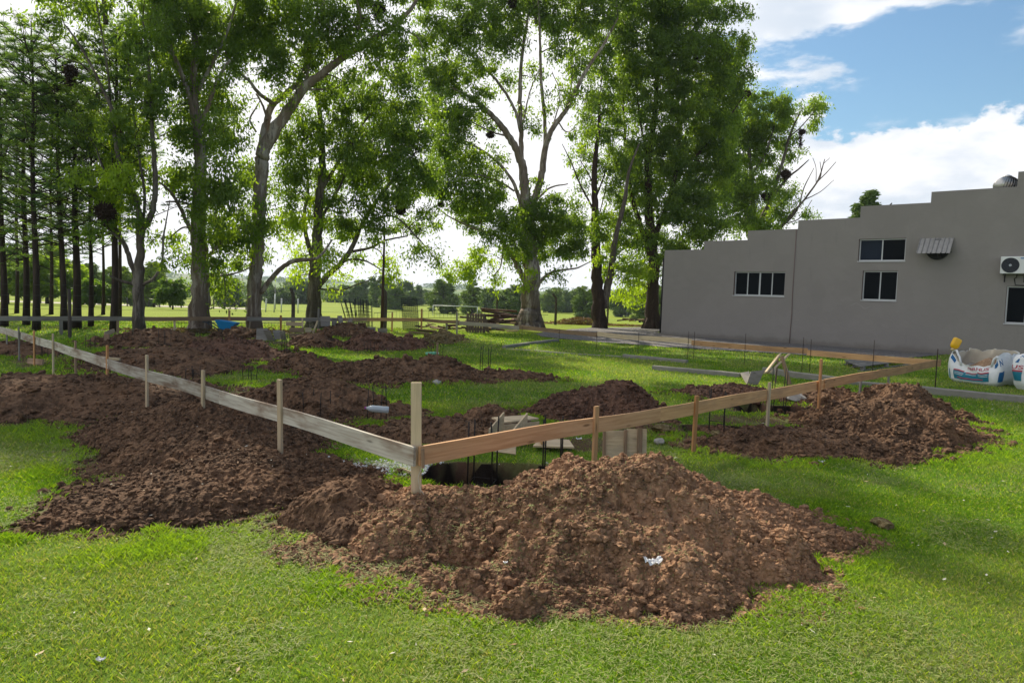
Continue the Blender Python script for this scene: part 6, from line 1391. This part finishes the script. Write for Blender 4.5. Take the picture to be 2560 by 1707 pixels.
# background trees, left to right: (px, base row, distance, half width px, top row, tone, yellow, label)
BG = [(20, 785, 62, 70, 625, .25, .25, 'dark rounded tree behind the first pine at the left edge'), (95, 786, 60, 55, 640, .25, .3, 'brownish green tree between the second and third pines'), (160, 783, 64, 55, 650, .35, .5, 'yellowish low tree behind the middle pines'),
      (118, 776, 80, 45, 600, .4, .5, 'taller pale tree further back between the pines'), (235, 790, 58, 42, 700, .05, 0, 'small dark round tree with a black trunk among the pines'), (205, 775, 85, 50, 660, .1, .05, 'dark tree behind the small round one'),
      (385, 772, 95, 34, 655, .4, .55, 'yellow green bush left of the first broad trunk base'), (432, 784, 60, 36, 697, .1, .05, 'dark round shrub on a short leaning trunk on the lawn'), (300, 775, 90, 40, 665, .4, .5, 'leafy tree seen left of the slender tree trunk'), (350, 770, 110, 44, 672, .35, .3, 'mid green tree on the field edge behind the slender trunk'),
      (575, 772, 150, 36, 700, .3, 0, 'bluish green bush behind the trunk gap at the wheelbarrow'), (700, 770, 190, 36, 722, .2, 0, 'dark bush mass left of the old post on the field'), (665, 768, 230, 30, 706, .15, 0, 'rounded grey green tree on the far tree line, left part'), (760, 768, 200, 34, 700, .15, 0, 'far tree right of the old post'),
      (735, 762, 330, 22, 690, .2, 0, 'tall narrow far tree behind the old post'), (850, 766, 240, 36, 715, .2, 0, 'far round tree left of the rebar bundle'), (905, 768, 210, 32, 700, .15, 0, 'dark pointed far tree behind the rebar bundle'), (948, 768, 190, 30, 690, .35, .1, 'lighter far tree behind the lamp post'), (985, 768, 170, 30, 712, .3, .1, 'lighter low tree right of the lamp post'),
      (1012, 768, 220, 26, 702, .1, 0, 'dark conifer-like far tree behind the upright mesh'), (1042, 768, 230, 18, 715, .1, 0, 'small dark far tree right of the upright mesh'), (1105, 769, 150, 40, 702, .3, .05, 'big round dark oak-like tree behind the large goal'), (1062, 768, 260, 20, 725, .1, 0, 'little dark far tree left of the round tree'),
      (1180, 772, 140, 26, 700, .5, .3, 'light open tree just right of the round tree'), (1225, 773, 180, 30, 720, .3, 0, 'bushy far tree left of the bent twiggy post'), (1278, 776, 130, 36, 715, .35, .05, 'mid green tree directly left of the huge trunk'), (1380, 781, 190, 30, 722, .35, .2, 'low yellowish far tree left of the bent grey post'), (1420, 783, 200, 36, 728, .3, .05, 'low far tree right of the bent grey post'),
      (1462, 783, 120, 32, 716, .4, .05, 'grey green tree beside the twin trunks'), (1552, 786, 170, 30, 722, .25, 0, 'dark far tree right of the twin trunks'), (1600, 788, 120, 34, 700, .35, .3, 'green bush between the twin trunks and the building'), (1640, 790, 150, 40, 716, .3, .1, 'bush behind the stripped trunk'), (1700, 792, 110, 60, 690, .3, .1, 'bush hidden mostly by the building corner')]
for px, yb, D, rx, yt, tn, yl, lab in BG: generic(lab, px, yb, D, rx, yt, (tn, .2), yl, leaf=.11+.0032*D, dens=.85, trunk_h=.22 if D < 100 else .05)
# far-off wood reads as one mass
LP, LT = [], []
for k in range(900):
    D = RNG.uniform(230, 360); px = RNG.uniform(330, 2000); p = at_y(px, 760, D); zg = float(terrain(p.x, D)); hgt = 1.5+9.0*float(fbm(np.array(px/45.), np.array(D/60.), 1.0, 3, 71))**2; c = np.array([p.x, D, zg+hgt*RNG.random()*.8+.6]); n = 75; w3 = RNG.normal(size=(n, 3)); w3 /= np.linalg.norm(w3, axis=1)[:, None]; w3 *= (RNG.random(n)**.4)[:, None]
    LP.append(c+w3*np.array([3.0, 3.0, 1.9])); tt = np.clip(.25+.4*(RNG.random()-.5)+.2*(RNG.random((n, 1))-.5), 0, 1); yy = .12*RNG.random(); LT.append((GRN_D*(1-tt)+GRN_M*tt)*(1-yy)+GRN_Y*yy)
for k in range(420):                                            # trees on the hill crests
    D = RNG.uniform(1100, 1900); px = RNG.uniform(380, 1950); p = at_y(px, 760, D)
    if fbm(np.array(px/60.), np.array(D/700.), 1.0, 2, 55) < .52: continue
    zg = float(hz(p.x, np.array(D))); n = 26; w3 = RNG.normal(size=(n, 3)); w3 /= np.linalg.norm(w3, axis=1)[:, None]; LP.append(np.array([p.x, D, zg+4])+w3*np.array([9, 9, 4.5])); LT.append(np.tile(GRN_D*1.1, (n, 1)))
P = np.concatenate(LP); sz = .9; V, F, C2 = leaves(P, sz, np.concatenate(LT), .2, .6); far = np.repeat(P[:, 1] > 1000, 4); V[far] = P.repeat(4, 0)[far]+(V[far]-P.repeat(4, 0)[far])*5
tag(link('far_wood', np_mesh('far_wood', V, F, LEAFF, C2)), 'hazy band of woodland beyond the playing field', 'wood', kind='stuff')

# ------------------------------------------------------------------ pines
def pine(lab, px, yb, ytop, w, D, lean=0, low=.28, dens=1.0, spread=1.0, seedv=0):
    b = at_y(px, yb, D); b.z = float(terrain(b.x, D)); H = at_y(px, ytop, D).z-b.z; r = w*D/FPX/2; g = thing('pine_tree', b, lab, 'pine tree', 'row of tall pines at the left'); tx = at_y(px+lean, ytop, D).x-b.x
    f = MB(); n = 9; pts = [b+Vector((tx*(k/n), .05*math.sin(k), H*k/n-(.15 if k == 0 else 0))) for k in range(n+1)]; f.tube(pts, [r*(1.25 if k == 0 else 1-.78*k/n) for k in range(n+1)], 9, jit=.12); f.build('trunk', BK_PINE, g, smooth=True)
    br = MB(); LP = []; LT = []; nb = int(H*7.5*(1-low))
    for k in range(nb):
        s = low+(1-low)*(k+RNG.random())/nb; a = RNG.random()*6.283; L = spread*(.5+2.0*math.sin(min(1, (1-s)*1.5+.15)*math.pi/2)*(.5+.5*RNG.random())); bare = s < low+.22 and RNG.random() < .5
        st = b+Vector((tx*s, 0, H*s)); d = Vector((math.cos(a), math.sin(a), .10+.6*s+.25*random.random())); m_ = st+d*L*.5+Vector((0, 0, -.05*L)); e = st+d*L; br.tube([st, m_, e], [.024, .016, .007], 4, cap=False)
        if bare and RNG.random() < .75: continue
        if RNG.random() < .12: continue
        for q in range(int(5*dens)+2):
            t = .35+.65*RNG.random(); c = st.lerp(e, t)+Vector(RNG.normal(size=3)*.24*L**.5); br.tube([st.lerp(e, max(.2, t-.15)), c], [.008, .005], 3, cap=False); nn = 46
            w3 = RNG.normal(size=(nn, 3)); w3 /= np.linalg.norm(w3, axis=1)[:, None]; w3[:, 2] = np.abs(w3[:, 2])*.8-.15; LP.append((np.array(c), w3)); 
    br.build('branches', BK_DARK, g); Vs, Cs = [], []
    for c, w3 in LP:
        n = len(w3); L = .20*(.7+.6*RNG.random(n)); s = np.cross(w3, RNG.normal(size=(n, 3))); s /= np.linalg.norm(s, axis=1)[:, None]; o = c+w3*.03; hw = .0085
        Vs.append(np.stack([o-s*hw, o+s*hw, o+w3*L[:, None]+s*hw*.5, o+w3*L[:, None]-s*hw*.5], 1).reshape(-1, 3)); t0 = RNG.random(); yv = .25*(RNG.random() < .3)
        Cs.append(np.tile((np.array([.050, .105, .055])*(1-t0)+np.array([.105, .165, .050])*t0)*(1-yv)+GRN_Y*yv, (n*4, 1)))
    V = np.concatenate(Vs); i = np.arange(len(V)//4)*4; link('crown', np_mesh('crown', V-np.array(b), np.stack([i, i+1, i+2, i+3], 1), LEAF, np.concatenate(Cs)), g)
for a in [('pine at the very left edge of the photo', 10, 802, 215, 17, 25.5, -12, .25), ('second pine from the left, thinner', 66, 811, 120, 15, 26.5, -10, .25), ('tallest pine, third from the left, with a straight dark trunk', 91, 824, 100, 17, 24, -13, .28),
          ('fourth pine from the left', 160, 819, 150, 16, 24.5, -22, .3), ('fifth pine, thick trunk behind the slim dark post', 192, 815, 190, 20, 25.5, -6, .3), ('sixth pine, slim one right of the thick trunk', 227, 816, 260, 12, 27, 0, .32),
          ('seventh pine, partly hidden by the slender broad tree', 285, 832, 120, 19, 24.5, 5, .34), ('thin pine seen behind the broad tree crown', 299, 800, 60, 9, 34, 0, .45), ('pine further back at the left edge', 42, 800, 250, 9, 36, 0, .2), ('distant pine between the third and fourth pines', 128, 800, 230, 9, 36, 0, .2), ('distant thin pine right of the seventh pine', 258, 800, 300, 8, 38, 0, .3)]: pine(*a)

# ------------------------------------------------------------------ bird nests of sticks
NEST = m_plain('nest_sticks', (.050, .034, .026), .95, 0, .3, 9, .1)
def nest(lab, px, py, r, D, tail=0.0):
    c = np.array(at_y(px, py, D)); R_ = r*D/FPX; n = int(420); f = MB(); w3 = RNG.normal(size=(n, 3)); w3 /= np.linalg.norm(w3, axis=1)[:, None]; w3 *= (RNG.random(n)**.35)[:, None]*R_; w3 *= np.array([1.0, 1.0, .8])*(.75+.5*RNG.random((n, 1)))
    if tail: k = RNG.random(n) < .35; w3[k, 2] -= RNG.random(k.sum())*R_*tail*2; w3[k, 0] = w3[k, 0]*.35-R_*.3
    for q in w3:
        d = RNG.normal(size=3); d /= np.linalg.norm(d); L = R_*.28+.06; a = c+q; f.tube([a-d*L, a+d*L], [.012+.02*R_, .008], 3, cap=False)
    V, F = lumps(np.array([c]), np.array([R_*.55]), ICO2_V, ICO2_F, .45, .8); f.add(V, F); tag(f.build('bird_nest', NEST), lab, 'bird nest', 'bird nests of sticks in the trees')
nest('large drooping nest high in the slender tree at upper left', 177, 178, 14, 23.6, 1.0); nest('wide black nest low in the slender tree, left of its trunk', 263, 530, 22, 23.2); nest('dark nest at the top edge above the leaning limb', 948, 22, 15, 27, .8)
nest('small nest at the top edge in the central tree', 1283, 8, 11, 39); nest('small nest left of the main left limb of the central tree', 1226, 338, 8, 38.6); nest('brownish nest in the right limbs of the broad tree', 1002, 525, 11, 30); nest('small nest at the left tips of the central tree', 1102, 511, 7, 38.5)
nest('small nest high on the right side of the densest tree', 1868, 235, 8, 46, .4); nest('long dark nest on the steep branches behind the building', 2005, 330, 8, 52, 2.5); nest('nest hanging lower left on the steep branches', 1965, 435, 12, 52, .3); nest('nest low in the tree just above the parapet', 1915, 490, 11, 51)
# dry twigs and leaf litter at the foot of the trees
def litter(lab, px, py, n, sx, sy, hgt, cols, nm='dry_twigs'):
    c = at(px, py); x = c.x+RNG.normal(size=n)*sx; y = c.y+RNG.normal(size=n)*sy; z = terrain(x, y)+hgt*RNG.random(n)*np.exp(-((x-c.x)/sx)**2*.5); P = np.stack([x, y, z+.05], 1); t = RNG.random((n, 1)); V, F, C2 = leaves(P, .16, np.array(cols[0])*t+np.array(cols[1])*(1-t), .1, .3)
    tag(link(nm, np_mesh(nm, V, F, m_tone('dry_leaf', .8, .2), C2)), lab, 'leaf litter', kind='stuff')
litter('reddish heap of dry leaves and twigs between the central and the twin-trunk tree', 1450, 812, 2200, 1.2, .35, .5, ((.20, .115, .065), (.09, .060, .04)))
litter('thin brown leaf litter along the foot of the right trees', 1580, 816, 5000, 4.2, .6, .06, ((.22, .14, .07), (.12, .085, .045)))
litter('brown litter round the foot of the mottled trunk', 490, 832, 2500, 1.2, .4, .08, ((.15, .11, .06), (.08, .06, .04)))
litter('bark litter round the foot of the leaning pale tree', 640, 832, 1400, .9, .35, .08, ((.15, .11, .06), (.08, .06, .04)))

# ------------------------------------------------------------------ summer haze over the whole place
f = MB(); f.box((0, 1620, 26), (5600, 3400, 64)); hz_o = f.build('haze', None)
hm = bpy.data.materials.new('haze'); hm.use_nodes = True; hm.node_tree.nodes.clear(); t = NT(hm.node_tree)
pv = t.node('ShaderNodeVolumePrincipled'); pv.inputs['Density'].default_value = .00020; pv.inputs['Color'].default_value = (.72, .84, 1, 1); pv.inputs['Anisotropy'].default_value = .1
ou = t.node('ShaderNodeOutputMaterial'); t.l.new(pv.outputs[0], ou.inputs['Volume']); hz_o.data.materials.append(hm); tag(hz_o, 'pale bluish haze over the distance', kind='stuff')
